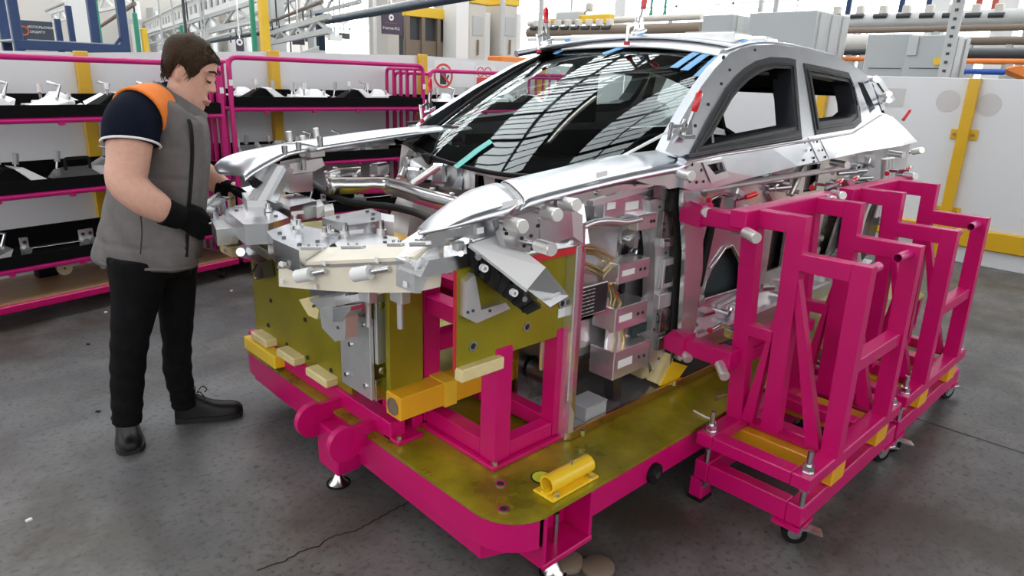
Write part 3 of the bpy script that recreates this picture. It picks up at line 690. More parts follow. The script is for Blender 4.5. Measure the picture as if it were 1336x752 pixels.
racks = [(V((.33, 5.18, 0)), .198, 1.86, 0.0, 'magenta tube parts rack behind the worker, nearest the blue stand'),
         (V((2.24, 5.56, 0)), .0, 1.86, .06, 'magenta tube parts rack beside the worker\'s face, with a row of tall knobs'),
         (V((4.18, 5.56, 0)), -.03, 1.9, .02, 'magenta tube parts rack behind the car windscreen')]
for l, a, L, dz, lab in racks: make_rack(lab, l, a, L, dz)
# parts lying on the rack trays -----------------------------------------------------------
def onrack(i, x, y, lev):
    l, a, L, dz, _ = racks[i]; return l + rotz(a) @ V((x, y, 0)) + V((0, 0, (RH[lev] + dz * .8 + .03) if lev < 3 else .172))
def knob_on(t, x, y, z, h=.09, r=.016, m='knob_alu'):
    MB().cyl((x, y, z), (x, y, z + h * .5), r * .45, 8).build('stem', 'steel', t, 40); MB().cyl((x, y, z + h * .5), (x, y, z + h), r, 12).build('knob', m, t, 40)
def k_bar(t):
    MB().span((-.28, -.03, 0), (.28, .03, .05), .006).build('bar', 'alu_matt', t)
    MB().hull([V((-.28, .03, .05)), V((.28, .03, .05)), V((.25, .12, .12)), V((-.25, .12, .12)), V((.25, .13, .1)), V((-.25, .13, .1)), V((-.28, .05, .03)), V((.28, .05, .03))]).build('web', 'grey_part', t)
    for x in (-.24, -.05, .2): MB().beam((x, -.03, .05), (x, .12, .13), .03).build('rib', 'white_part', t)
    for x in (-.27, .26): knob_on(t, x, -.02, .05, .14, .02)
def k_block(t):
    MB().span((-.12, -.06, 0), (.12, .06, .07), .008).build('block', 'white_part', t)
    MB().hull([V((-.05, -.05, .07)), V((.15, -.05, .07)), V((.12, .05, .07)), V((-.05, .05, .07)), V((-.02, 0, .13)), V((.05, 0, .13))]).build('saddle', 'white_part', t)
    MB().span((-.2, -.03, .03), (-.12, .03, .05), .004).build('tongue', 'white_part', t)
    knob_on(t, -.08, .0, .07, .11, .02); knob_on(t, .09, -.04, .07, .05, .014)
def k_fold(t):
    MB().hull([V((-.2, -.1, 0)), V((.1, -.12, 0)), V((.05, .06, .1)), V((-.12, .06, .1)), V((-.2, -.1, .02)), V((.1, -.12, .02))]).build('folded_plate', 'alu_matt', t)
    MB().hull([V((.05, -.06, 0)), V((.24, -.1, .02)), V((.2, .08, .06)), V((.06, .07, .1)), V((.22, .0, .09))]).build('wing', 'white_part', t)
    MB().tube(rounded([(-.1, .03, .08), (-.1, .03, .16), (.06, .03, .16), (.06, .03, .08)], .02), .011, 8).build('handle', 'black_rubber', t, 50)
def k_ramp(t):
    MB().hull([V((-.22, -.1, 0)), V((.22, -.1, 0)), V((.22, .1, 0)), V((-.22, .1, 0)), V((-.02, -.08, .13)), V((.02, .08, .13)), V((.05, -.08, .12))]).build('foam_ramp', 'black_tray', t)
    MB().hull([V((.02, -.1, .13)), V((.07, -.1, .135)), V((.24, -.12, .02)), V((.15, -.14, .0)), V((.02, .05, .14)), V((.2, .06, .04))]).build('curved_plate', 'white_part', t)
    knob_on(t, -.05, -.06, .12, .08, .017)
def k_rod(t):
    MB().cyl((-.2, 0, .05), (.2, 0, .05), .011, 10).build('rod', 'steel', t, 40)
    for x in (-.18, .18):
        MB().span((x - .025, .0, 0), (x + .025, .015, .13), .003).build('clamp_plate', 'alu_matt', t); MB().cyl((x, -.05, .05), (x, .03, .05), .024, 12).build('clamp_knob', 'alu_matt', t, 40); MB().cyl((x, -.01, .1), (x, 0, .1), .012, 10).build('bolt', 'steel_dark', t)
def k_tray(t):
    MB().span((-.3, -.1, 0), (.22, .08, .1), .01).build('long_block', 'white_part', t); MB().span((.22, -.06, 0), (.38, .02, .035), .006).build('tongue', 'white_part', t)
    MB().span((.26, -.06, .03), (.32, .0, .11), .006).build('lug', 'white_part', t); MB().cyl((.29, -.075, .06), (.29, .01, .06), .018, 10).build('pin', 'steel', t, 40)
    for x in (-.22, -.08, .08): knob_on(t, x, .04, .1, .075, .016)
def k_horn(t):
    MB().hull([V((-.12, -.06, 0)), V((.06, -.08, 0)), V((.1, .0, .04)), V((.05, .05, .12)), V((-.1, .03, .06)), V((.11, -.04, .08))]).build('scoop', 'alu_matt', t)
    MB().tube([(.06, 0, .1), (.09, .0, .18), (.02, .02, .2)], .012, 8).build('hook', 'steel', t, 50); MB().hull([V((-.22, -.05, 0)), V((-.12, -.06, .02)), V((-.12, .02, .05)), V((-.2, 0, .03))]).build('tip', 'white_part', t)
def k_post(t):
    MB().hull([V((-.05, -.04, 0)), V((.05, -.04, 0)), V((.05, .04, 0)), V((-.05, .04, 0)), V((-.03, -.03, .06)), V((.035, -.02, .05)), V((.03, .03, .06))]).build('base_block', 'grey_part', t)
    MB().cyl((0, 0, .05), (.012, 0, .11), .008, 8).build('stem', 'steel', t, 40); MB().cyl((.012, 0, .11), (.022, 0, .185), .019, 14).build('grip', 'grey_part', t, 40)
KINDS = {'knob_post': (k_post, 'tall grey knob post', 'knob'), 'knobbed_bar': (k_bar, 'ribbed gauge bar', 'gauge'), 'gauge_block': (k_block, 'knobbed white gauge block', 'gauge'),
         'folded_gauge': (k_fold, 'folded sheet gauge with black handle', 'gauge'), 'ramp_gauge': (k_ramp, 'white plate on black foam ramp', 'gauge'),
         'rod_clamp': (k_rod, 'steel rod between clamp plates', 'clamp'), 'long_gauge': (k_tray, 'long white three-knob gauge', 'gauge'), 'scoop_gauge': (k_horn, 'silver scoop gauge', 'gauge')}
PROTO = {}
LV = ('top tray', 'middle tray', 'low tray', 'wooden deck')
RK = ('of the rack behind the worker', 'of the rack beside the worker\'s face', 'of the rack behind the windscreen')
def place(kind, ri, x, y, lev, rz=0):
    fn, lab, cat = KINDS[kind]; p = onrack(ri, x, y, lev)
    if kind not in PROTO:
        t = thing(kind, lab, cat); fn(t); PROTO[kind] = t
    else: t = dup(PROTO[kind]); t.location = (0, 0, 0); t.rotation_euler = (0, 0, 0)
    t.location = p; t.rotation_euler = (0, 0, racks[ri][1] + rz)
    t['label'] = '%s on %s %s' % (lab, LV[lev], RK[ri]); t['group'] = 'gauges on the rack trays'; return t
rk = random.Random(21)
NEVER = None
for ri in range(3):
    for lev in range(3):
        x = .06; last = None; L = racks[ri][2]
        while x < L - .18:
            if lev == 2: kd = rk.choice(('rod_clamp', 'gauge_block', 'scoop_gauge', 'rod_clamp'))
            elif ri == 1 and lev == 1: kd = rk.choice(('knob_post', 'knob_post', 'gauge_block', 'knobbed_bar'))
            else: kd = rk.choice(('folded_gauge', 'ramp_gauge', 'gauge_block', 'scoop_gauge', 'knobbed_bar', 'knob_post', 'long_gauge'))
            if kd == last and kd not in ('knob_post', 'rod_clamp'): kd = 'gauge_block' if kd != 'gauge_block' else 'scoop_gauge'
            wd = {'folded_gauge': .245, 'ramp_gauge': .25, 'gauge_block': .17, 'scoop_gauge': .19, 'knobbed_bar': .30, 'knob_post': .065, 'long_gauge': .37, 'rod_clamp': .22}[kd]
            x += wd
            if x > L - wd - .05: break
            place(kd, ri, x, .2 if kd in ('rod_clamp', 'long_gauge', 'ramp_gauge') else rk.uniform(.18, .2), lev, rk.uniform(-.04, .04)); x += wd - .03; last = kd
        if lev < 2:
            for xx in (.26, .55, .85, 1.15, 1.45, 1.66):
                kd = rk.choice(('knob_post', 'gauge_block', 'knob_post', 'scoop_gauge')); place(kd, ri, xx + rk.uniform(-.03, .03), .49, lev, rk.uniform(-.25, .25))
p = onrack(0, .72, .42, 3)
t = thing('dial_gauge', 'small round dial gauge with a pale face on the wooden deck behind the worker', 'gauge', p)
MB().box(p + V((-.08, .05, .06)), (.14, .08, .12), rotz(.2), .01).build('case', 'black_rubber', t); MB().cyl(p + V((.02, 0, .06)), p + V((.02, -.04, .06)), .05, 20).build('dial', 'dial', t, 40); MB().cyl(p + V((.02, -.03, .06)), p + V((.02, -.045, .06)), .008, 8).build('hub', 'steel_dark', t)
p = onrack(0, 1.0, .4, 3); t = thing('tool_block', 'small white stub beside the dial gauge on the wooden deck', 'block', p); MB().span(p - V((.015, .02, 0)), p + V((.015, .02, .08)), .004).build('stub', 'white_part', t); MB().box(p + V((.25, .05, .03)), (.16, .07, .06), None, .01).build('dark_base', 'black_rubber', t)

# ================================================================== SIDE CARTS
def hexnut(b, x, y, z0, z1, r): b.cyl((x, y, z0), (x, y, z1), r, 6)
def make_cart(x0):
    t = thing('side_cart', 'magenta steel cart with stepped portal frames', 'cart', (x0, 1.0, 0), 'magenta side carts beside the car'); y0, y1 = .80, 1.225; x1 = x0 + .99
    zt, hb = .185, .085
    for y in (y0, y1): MB().span((x0, y - .03 if y > 1 else y, zt - hb), (x1, y + .03 if y > 1 else y + .06, zt), .004).build('base_rail', 'pink', t)
    for x in (x0, x1 - .06): MB().span((x + .001, y0 + .061, zt - hb), (x + .061, y1 - .031, zt - .001), .004).build('base_rail', 'pink', t)
    MB().span((x0 - .005, y1 - .02, .015), (x0 + .075, y1 + .04, zt - hb), .004).build('support_leg', 'pink', t)
    MB().span((x0 - .008, y1 - .024, 0), (x0 + .08, y1 + .044, .016), .003).build('foot_pad', 'black_rubber', t)
    for x in (x0 + .04, x1 - .05): 
        MB().span((x - .06, y0 - .005, zt - hb - .014), (x + .07, y0 + .1, zt - hb)).build('caster_plate', 'pink', t); add_caster(t, x + .01, y0 + .035, zt - hb - .013, .046, -1.0 if x < x0 + .5 else -.4)
    add_caster(t, x1 - .05, y1, zt - hb, .042, .6)
    # adjustable upper frame
    ua, ub, z0, z1 = x0 - .035, x1 - .07, .275, .33
    for y in (y0 - .02, y1 - .05): MB().span((ua, y, z0), (ub, y + .07, z1), .004).build('upper_rail', 'pink', t)
    for x in (ua, ua + .30, ub - .37, ub - .07): MB().span((x, y0 + .051, z0 + .001), (x + .07, y1 - .051, z1 - .001), .004).build('upper_rail', 'pink', t)
    for x in (x0 + .22, x1 - .3): MB().span((x, y0 - .012, zt + .002), (x + .12, y1 + .01, z0 - .002), .004).build('fork_pocket', 'amber', t)
    for x in (ua + .05, ub - .05):
        for y in (y0 + .012, y1 - .015):
            b = MB().cyl((x, y, zt - hb - .03), (x, y, .415), .011, 10).build('levelling_bolt', 'steel', t, 40)
            
            for za, zb in ((z1, z1 + .028), (z0 - .024, z0 - .002), (zt - hb - .02, zt - hb)): n = MB(); hexnut(n, x, y, za, zb, .022); n.build('nut', 'steel', b)
            MB().cyl((x, y, z1 - .0), (x, y, z1 + .004), .026, 14).build('washer', 'steel', b)
    # stepped portals
    xs = (x0 + .22, x0 + .745)
    for k, x in enumerate(xs):
        w, wd = .055, .066; xa, xb = x - w / 2, x + w / 2; par = MB()
        MB().hull([V((xx, yy, zz)) for xx in (xa, xb) for yy, zz in ((.785, 1.078), (.852, 1.078), (.776, z1), (.842, z1))]).build('outer_leg', 'pink', t)
        MB().span((xa, .851, 1.01), (xb, 1.04, 1.078), .003).build('step_beam', 'pink', t)
        MB().hull([V((xx, yy, zz)) for xx in (xa, xb) for yy, zz in ((1.04, 1.215), (1.108, 1.215), (1.02, z1), (1.088, z1))]).build('step_post', 'pink', t)
        MB().span((xa, 1.106, 1.145), (xb, 1.225, 1.215), .003).build('top_beam', 'pink', t)
        MB().hull([V((xx, yy, zz)) for xx in (xa, xb) for yy, zz in ((1.224, 1.215), (1.292, 1.215), (1.175, z1), (1.243, z1))]).build('inner_post', 'pink', t)
        MB().hull([V((xx, yy, zz)) for xx in (xa + .008, xb - .008) for yy, zz in ((1.042, 1.0), (1.042, .9), (.85, z1), (.905, z1))]).build('diagonal', 'pink', t)
        MB().hull([V((xx, yy, zz)) for xx in (xa + .008, xb - .008) for yy, zz in ((1.10, .86), (1.10, .76), (1.18, z1), (1.13, z1))]).build('diagonal', 'pink', t)
        MB().span((xa + .001, 1.1, .70), (xb - .001, 1.205, .75), .003).build('tie_bar', 'pink', t)
        s = 1 if k == 0 else -1; o = MB().pipe((x + s * w / 2, .825, 1.045), (x + s * .16, .825, 1.045), .019, .0155, 16).build('push_handle', 'pink_tube', t, 40)
    MB().span((xs[0] + .028, .79, .655), (xs[1] - .028, .845, .71), .003).build('leg_brace', 'pink', t)
    MB().span((xs[0] + .028, 1.235, .60), (xs[1] - .028, 1.29, .655), .003).build('leg_brace', 'pink', t)
    MB().span((xs[0] - .12, 1.226, 1.146), (xs[1] + .2, 1.295, 1.216), .003).build('car_side_beam', 'pink', t)
    MB().span((xs[0] - .02, 1.23, .54), (xs[1] + .2, 1.28, .598), .003).build('car_side_beam', 'pink', t)
    return t, xs
c1, xs1 = make_cart(2.31)
c1['label'] = 'magenta steel side cart with arms clamped to the car, beside the clear plastic box'; del c1['group']
c2 = dup(c1, (1.03, -.0, 0), 0, 'magenta side cart beside the car tail, next to the yellow wall post')
def arm(par, x, z, ye, nm='clamp_arm'):
    MB().span((x - .03, 1.29, z - .035), (x + .04, ye - .06, z + .035), .006).build(nm, 'pink', par)
    MB().hull([V((x + a, ye - .1, z + b)) for a in (-.04, .05) for b in (-.045, .045)] + [V((x + a, ye, z + b)) for a in (-.035, .045) for b in (-.035, .02)] + [V((x, ye - .02, z + .05))]).build('arm_head', 'pink', par)
arm(c1, 2.45, 1.165, 1.52); arm(c1, 2.45, .60, 1.53); MB().span((2.42, 1.226, 1.13), (2.5, 1.30, 1.2), .004).build('arm_root', 'pink', c1); MB().span((2.42, 1.22, .56), (2.5, 1.30, .64), .004).build('arm_root', 'pink', c1)

# locking knobs: a stem and a turned aluminium handle
def knob(a, b, label, r=.024, group='turned aluminium locking knobs on the gauges', hl=.085, mt='knob_alu'):
    a, b = V(a), V(b); d = (b - a).normalized(); L = (b - a).length
    t = thing('locking_knob', label, 'knob', a, group)
    MB().cyl(a, b - d * hl, r * .42, 10).build('stem', 'steel', t, 40)
    k = MB().cyl(b - d * hl, b - d * .004, r, 20); k.cyl(b - d * .004, b, r, 20, r * .9); k.build('grip', mt, t, 40); return t
kl = 'turned aluminium locking knob on the magenta clamp arm of the cart'
knob((2.49, 1.50, 1.19), (2.42, 1.40, 1.185), kl, .022); knob((2.43, 1.25, 1.14), (2.36, 1.15, 1.135), kl, .022); knob((2.5, 1.51, .60), (2.41, 1.40, .555), kl, .021); knob((2.44, 1.28, .585), (2.36, 1.2, .56), kl, .021)
kl = 'turned aluminium locking knob on the car-side beam of the cart'
for x, dz in ((3.12, 0), (3.22, .01), (4.2, 0.03)): knob((x + .1, 1.32, 1.19 + dz), (x, 1.19, 1.2 + dz), kl, .02)
def toggle(p, d, up, label, s=1.0, hm='red_handle'):
    """toggle clamp: base, lever with a red grip, arm with a spindle"""
    p = V(p); d = V(d).normalized(); up = V(up).normalized(); sd = d.cross(up); T = lambda a, b, c: p + (d * a + sd * b + up * c) * s
    t = thing('toggle_clamp', label, 'clamp', p)
    R = Matrix((d, sd, up)).transposed()
    MB().box(T(0, 0, .008), (.06 * s, .05 * s, .012 * s), R, .002).build('base', 'steel', t)
    for k in (-1, 1): MB().hull([T(-.02, k * .012, .01), T(.02, k * .012, .01), T(.02, k * .017, .01), T(-.02, k * .017, .01), T(0, k * .012, .07), T(.012, k * .017, .07), T(.012, k * .012, .07), T(0, k * .017, .07)]).build('side_plate', 'steel', t)
    MB().beam(T(0, 0, .05), T(.09, 0, .045), .014 * s, .012 * s, up).build('arm', 'steel', t); MB().cyl(T(.085, 0, .06), T(.085, 0, -.02), .008 * s, 10).build('spindle', 'steel', t, 40); MB().cyl(T(.085, 0, -.02), T(.085, 0, -.035), .014 * s, 10).build('pad', 'red', t)
    MB().beam(T(-.005, 0, .05), T(-.02, 0, .11), .012 * s, .01 * s, d).build('lever', 'steel', t)
    MB().tube([T(-.019, 0, .10), T(-.021, 0, .115), T(-.03, 0, .165), T(-.033, 0, .178)], [.011 * s, .014 * s, .014 * s, .006 * s], 12).build('grip', hm, t, 60)
    return t
toggle((2.62, 1.42, 1.2), (0, 1, .1), (1, -.1, .25), 'red handled toggle clamp lying on the car-side arm of the cart', .9)
toggle((2.66, 1.36, .62), (0, 1, .1), (1, -.2, .25), 'red handled toggle clamp low on the cart beside the sill', .9)
for x, lab in ((3.35, 'on the rear cart beam, nearest the black hole'), (3.55, 'on the rear cart beam, right of the black hole'), (4.35, 'at the tail end of the rear cart')):
    toggle((x, 1.3, 1.22), (-.3, 1, .0), (1, .3, .15), 'red handled toggle clamp lying ' + lab, .95)
# ================================================================== PLATFORM
ZT = .32; FX, NY, FYW, RX = 1.262, 1.27, 3.34, 5.35
pl = thing('base_platform', 'magenta steel base platform with olive gold top plate under the car', 'platform', (3.2, 2.3, 0))
def rrect(x0, y0, x1, y1, r, n=8):
    out = []
    for cx, cy, a0 in ((x1 - r, y1 - r, 0), (x0 + r, y1 - r, 90), (x0 + r, y0 + r, 180), (x1 - r, y0 + r, 270)):
        for i in range(n + 1): a = math.radians(a0 + 90 * i / n); out.append((cx + r * math.cos(a), cy + r * math.sin(a)))
    return out
MB().prism([V((x, y, ZT - .014)) for x, y in rrect(FX, NY, RX, FYW, .17)], (0, 0, .014)).build('top_plate', 'olive_top', pl)
o = rrect(FX + .004, NY + .004, RX - .004, FYW - .004, .17); i_ = rrect(FX + .05, NY + .05, RX - .05, FYW - .05, .13)
rim = MB(); n = len(o)
rim.add([V((*p, ZT - .0145)) for p in o] + [V((*p, ZT - .125)) for p in o] + [V((*p, ZT - .0145)) for p in i_] + [V((*p, ZT - .125)) for p in i_],
        [f for k in range(n) if not (abs(o[k][1] - NY) < .01 and abs(o[(k + 1) % n][1] - NY) < .01) for f in ((k, (k + 1) % n, n + (k + 1) % n, n + k), (2 * n + k, 2 * n + (k + 1) % n, 3 * n + (k + 1) % n, 3 * n + k), (n + k, n + (k + 1) % n, 3 * n + (k + 1) % n, 3 * n + k), (k, (k + 1) % n, 2 * n + (k + 1) % n, 2 * n + k))])
rim.build('side_frame', 'pink', pl, 30)
for xa, xb in ((FX + .16, 1.415), (1.665, 4.9), (5.15, RX - .16)): MB().span((xa, NY + .004, ZT - .125), (xb, NY + .05, ZT - .0145)).build('side_rail', 'pink', pl)
# deep front beam and corner bracket with jack
MB().hull([V((FX + .03, y, z)) for y, z in ((1.44, ZT - .02), (3.2, ZT - .02), (1.44, .115), (3.2, .15))] + [V((FX + .13, y, z)) for y, z in ((1.40, ZT - .02), (3.2, ZT - .02), (1.40, .115), (3.2, .15))]).build('front_beam', 'pink', pl)
def jackbox(x0, x1, y0, y1, out):
    z0 = .105
    MB().span((x0, y0, z0), (x1, y1, z0 + .022), .004).build('jack_plate', 'pink', pl)
    for x in (x0 + .008, x1 - .008): MB().span((x - .008, y0 + .006, z0 + .022), (x + .008, y1, ZT - .015), .002).build('jack_gusset', 'pink', pl)
    yb = y1 if out < 0 else y0; MB().span((x0, yb - .01, z0 + .022), (x1, yb + .01, ZT - .015)).build('jack_back', 'pink', pl)
def jack(x, y, top):
    b = MB().cyl((x, y, .05), (x, y, top), .011, 12).build('jack_screw', 'steel', pl, 40); MB().cyl((x, y, .06), (x, y, .085), .02, 6).build('nut', 'steel', b)
    MB().tube([(x, y, 0), (x, y, .006), (x, y, .02), (x, y, .055)], [.042, .042, .028, .012], 20).build('jack_foot', 'steel', b, 30); MB().cyl((x, y, 0), (x, y, .006), .05, 20).build('foot_pad', 'black_rubber', b)
jackbox(1.415, 1.665, 1.262, 1.40, -1); jack(1.535, 1.325, .245)
jackbox(4.9, 5.15, 1.262, 1.40, -1); jack(5.02, 1.325, .245)
# lifting lugs at the front, jack behind them
MB().span((1.19, 2.20, .10), (1.30, 2.36, .29), .006).build('lug_box', 'pink', pl); jack(1.245, 2.30, .12)
for x, y in ((405, 546), (447, 577)):
    c = PX(x, y, 1.17); sl = []
    outer = [(.072 * math.cos(a), .072 * math.sin(a)) for a in [2 * math.pi * k / 28 for k in range(28)]]
    hole = [(.018, .05), (.036, .045), (.034, -.005), (.022, -.02), (.008, -.012), (.014, .01)]
    MB().holed(outer, [hole], lambda u, v, c=c: V((c.x + u, c.y, c.z + v)), (0, -.03, 0)).build('lifting_lug', 'pink', pl, 40)
    MB().span((c.x - .0, c.y - .025, c.z - .04), (FX + .05, c.y - .005, c.z + .06)).build('lug_root', 'pink', pl)
# long beams and dark wheels below
for y in (1.75, 2.3, 2.85): MB().span((1.5, y - .05, .16), (5.2, y + .05, ZT - .016)).build('under_beam', 'pink', pl)
c = V((2.03, 1.262, .225)); MB().cyl(c + V((0, .02, 0)), c - V((0, .006, 0)), .042, 20).build('drag_wheel', 'black_rubber', pl, 40); MB().cyl(c - V((0, .0, 0)), c - V((0, .014, 0)), .015, 10).build('wheel_bolt', 'steel', pl)
# fittings on the plate
for x, y in ((653, 632), (657, 665), (655, 605)):
    p = PZ(x, y, ZT); p.z = ZT; MB().pipe(p - V((0, 0, .004)), p + V((0, 0, .003)), .021, .013, 20).build('bushing', 'steel', pl, 40); MB().cyl(p, p + V((0, 0, .0015)), .013, 16).build('bushing_bore', 'groove', pl)
p = PZ(707, 624, ZT); MB().pipe(p, p + V((0, 0, .004)), .04, .035, 28).build('level_ring', 'label_black', pl); MB().cyl(p, p + V((0, 0, .005)), .0345, 28).build('bubble_level', 'lime', pl, 40)
t = thing('yellow_tube_clamp', 'bright yellow hollow tube on a bolted foot at the platform corner', 'tube', PZ(747, 625, ZT))
a, b = PZ(722, 633, ZT), PZ(772, 606, ZT); a = V((1.50, 1.345, ZT)); b = V((1.715, 1.345, ZT)); 
MB().pipe(a + V((0, 0, .04)), b + V((0, 0, .04)), .032, .026, 22).build('tube', 'bright_yellow', t, 40)
MB().span((a.x - .02, a.y - .05, ZT + .0005), (b.x + .005, a.y + .045, ZT + .01), .003).build('foot', 'bright_yellow', t)
MB().span((a.x - .015, a.y - .012, ZT + .009), (b.x, a.y + .012, ZT + .02)).build('saddle', 'bright_yellow', t)
for x in (a.x + .012, b.x - .025): MB().cyl((x, a.y - .036, ZT + .01), (x, a.y - .036, ZT + .022), .012, 6).build('bolt', 'steel', t)
MB().cyl((1.62, a.y, ZT + .07), (1.62, a.y, ZT + .085), .006, 8).build('set_screw', 'steel', t)
p0 = [PZ(x, y, ZT + .004) for x, y in ((905, 536), (920, 544), (930, 548), (935, 556), (938, 563))]; p0[-1].z = .28; p0[-1] += V((.0, -.02, 0))
tag(MB().tube(catmull(p0, 14), .004, 6).build('white_cable_tie', 'white_plastic', None, 60), 'thin white strip hanging over the platform edge beside the cart', 'strip')
p = PZ(957, 521, ZT); t = thing('grey_connector', 'small dark connector with a green ring lying on the platform edge', 'connector', p)
MB().box(p + V((0, 0, .022)), (.05, .04, .042), rotz(.4), .006).build('housing', 'steel_dark', t); MB().cyl(p + V((.02, -.025, .02)), p + V((.035, -.045, .02)), .018, 12).build('ring', 'hall_green', t, 40); MB().tube([p + V((-.02, .02, .02)), p + V((-.06, .05, .01)), p + V((-.09, .04, .004))], .004, 6).build('pin', 'steel', t)
# cardboard-coloured jack feet on the floor
for k, (x, y, r) in enumerate(((780, 742, 1), (740, 735, 1))):
    p = PZ(x, y, 0)
    tag(MB().tube([p + V((0, 0, .0)), p + V((0, 0, .012)), p + V((0, 0, .02))], [.06, .06, .05], 22).build('floor_pad', 'cream' if 0 else 'hall_brown', None, 40), 'round dusty pad on the floor under the platform corner' if k == 0 else 'round dusty pad on the floor just behind the jack foot', 'pad')

# ================================================================== FRONT FIXTURE (pink stands and olive plates)
fx = thing('front_fixture', 'magenta and olive front fixture frame carrying the car nose', 'fixture', (1.6, 2.3, ZT))
# near pedestal
z0 = ZT
MB().span((1.455, 1.565, z0), (1.87, 1.665, z0 + .016), .003).build('pedestal_foot', 'pink', fx)
MB().span((1.455, 1.665, z0), (1.55, 2.0, z0 + .016), .003).build('pedestal_foot', 'pink', fx)
for a, b in (((1.475, 1.585, z0 + .016), (1.555, 1.665, .78)), ((1.785, 1.585, z0 + .016), (1.855, 1.655, .78)), ((1.475, 2.0, z0 + .016), (1.555, 2.08, 1.0)), ((1.77, 2.0, z0 + .016), (1.85, 2.08, 1.0))):
    MB().span(a, b, .004).build('stand_post', 'pink', fx)
for a, b in (((1.556, 1.59, z0 + .016), (1.784, 1.65, z0 + .075)), ((1.48, 1.666, z0 + .016), (1.55, 1.999, z0 + .08)), ((1.79, 1.656, z0 + .016), (1.85, 1.999, z0 + .08)), ((1.556, 2.005, .62), (1.769, 2.075, .69)), ((1.48, 1.666, .80), (1.55, 1.999, .87)), ((1.5, 2.081, .60), (1.56, 3.1, .68)), ((1.79, 2.081, .70), (1.85, 3.2, .78)), ((1.9, 1.7, .72), (2.3, 3.1, .8)), ((1.56, 2.3, .82), (1.95, 2.4, .9)), ((1.56, 2.75, .82), (1.95, 2.85, .9))):
    MB().span(a, b, .004).build('cross_beam', 'pink', fx)
for x, y in ((1.475, 1.577), (1.85, 1.577)): MB().cyl((x, y, z0 + .016), (x, y, z0 + .032), .011, 6).build('bolt', 'steel', fx)
# front base rails on the plate
MB().span((1.30, 1.98, z0), (1.37, 3.26, z0 + .075), .004).build('base_rail', 'pink', fx); MB().span((1.42, 2.0, z0), (1.47, 3.26, z0 + .05), .004).build('base_rail', 'pink', fx)
MB().span((1.30, 1.93, z0), (1.42, 2.03, z0 + .014), .003).build('rail_foot', 'pink', fx); MB().cyl((1.32, 1.95, z0 + .014), (1.32, 1.95, z0 + .03), .011, 6).build('bolt', 'steel', fx)
MB().span((1.36, 2.06, z0 + .075), (1.43, 2.13, .62), .004).build('stand_post', 'pink', fx); MB().span((1.36, 3.1, z0 + .075), (1.43, 3.17, .62), .004).build('stand_post', 'pink', fx)
# olive plates
def holes_on(pts, axis, m='steel', r=.012):
    for p in pts:
        p = V(p); d = V((1, 0, 0)) if axis == 'x' else V((0, 1, 0)); o = MB().pipe(p, p - d * .004, r, r * .6, 16).build('bushing', m, fx, 40); MB().cyl(p, p - d * .002, r * .62, 12).build('bushing_bore', 'groove', fx)
MB().span((1.318, 2.29, .375), (1.345, 3.2, .92), .003).build('olive_plate', 'olive', fx)
MB().span((1.305, 1.985, .50), (1.46, 2.01, .98), .003).build('olive_plate', 'olive', fx)
MB().span((1.345, 2.0, .44), (1.365, 2.3, .95), .003).build('olive_plate', 'olive', fx)
MB().span((1.302, 1.592, .75), (1.86, 1.606, 1.09), .003).build('olive_plate', 'olive', fx)
MB().span((1.298, 1.593, .752), (1.303, 1.605, 1.088)).build('plate_edge', 'red', fx)
MB().span((1.57, 1.56, 1.078), (1.86, 1.75, 1.098), .003).build('olive_shelf', 'olive', fx); MB().span((1.57, 1.552, 1.076), (1.86, 1.561, 1.1)).build('plate_edge', 'red', fx)
MB().span((1.38, 2.15, .90), (1.75, 3.2, .93), .003).build('olive_deck', 'olive', fx); MB().span((1.66, 2.3, .93), (1.76, 2.62, .97), .004).build('yellow_pad', 'amber', fx); MB().span((1.5, 2.78, .93), (1.68, 2.9, .96), .004).build('yellow_pad', 'bright_yellow', fx)
holes_on([(1.37, 1.591, .82), (1.37, 1.591, 1.0), (1.62, 1.591, .83), (1.80, 1.591, .88)], 'y', 'steel', .018)
holes_on([(1.317, y, z) for y, z in ((3.05, .48), (2.86, .44), (2.66, .44), (2.45, .45), (2.9, .8), (2.66, .62), (3.0, .62))], 'x', 'steel_dark', .011)
MB().box((1.80, 1.588, .845), (.04, .004, .035)).build('plate_label', 'label_white', fx)
# cream blocks
for a, b in (((350, 437), (2.97, 3.14)), ((378, 463), (2.69, 2.86)), ((415, 492), (2.40, 2.58))):
    y0, y1 = b; MB().span((1.262, y0, z0 + .076), (1.335, y1, z0 + .116), .006).build('cream_block', 'cream', fx)
MB().span((1.25, 2.86, z0 + .01), (1.33, 3.2, z0 + .074), .004).build('yellow_step', 'bright_yellow', fx)
MB().span((1.30, 1.56, .715), (1.49, 1.60, .76), .004).build('cream_block', 'cream', fx)
# amber fork tube
e = MB().span((1.295, 1.905, .435), (1.95, 2.0, .53), .004)
e.build('fork_tube', 'amber', fx); MB().pipe((1.294, 1.952, .482), (1.290, 1.952, .482), .034, .026, 20).build('tube_hole_ring', 'hall_brown', fx); MB().cyl((1.295, 1.952, .482), (1.2925, 1.952, .482), .027, 20).build('tube_hole', 'hall_brown', fx)
MB().span((1.5, 1.9, .43), (1.56, 2.004, .535)).build('fork_band', 'hall_yellow', fx)
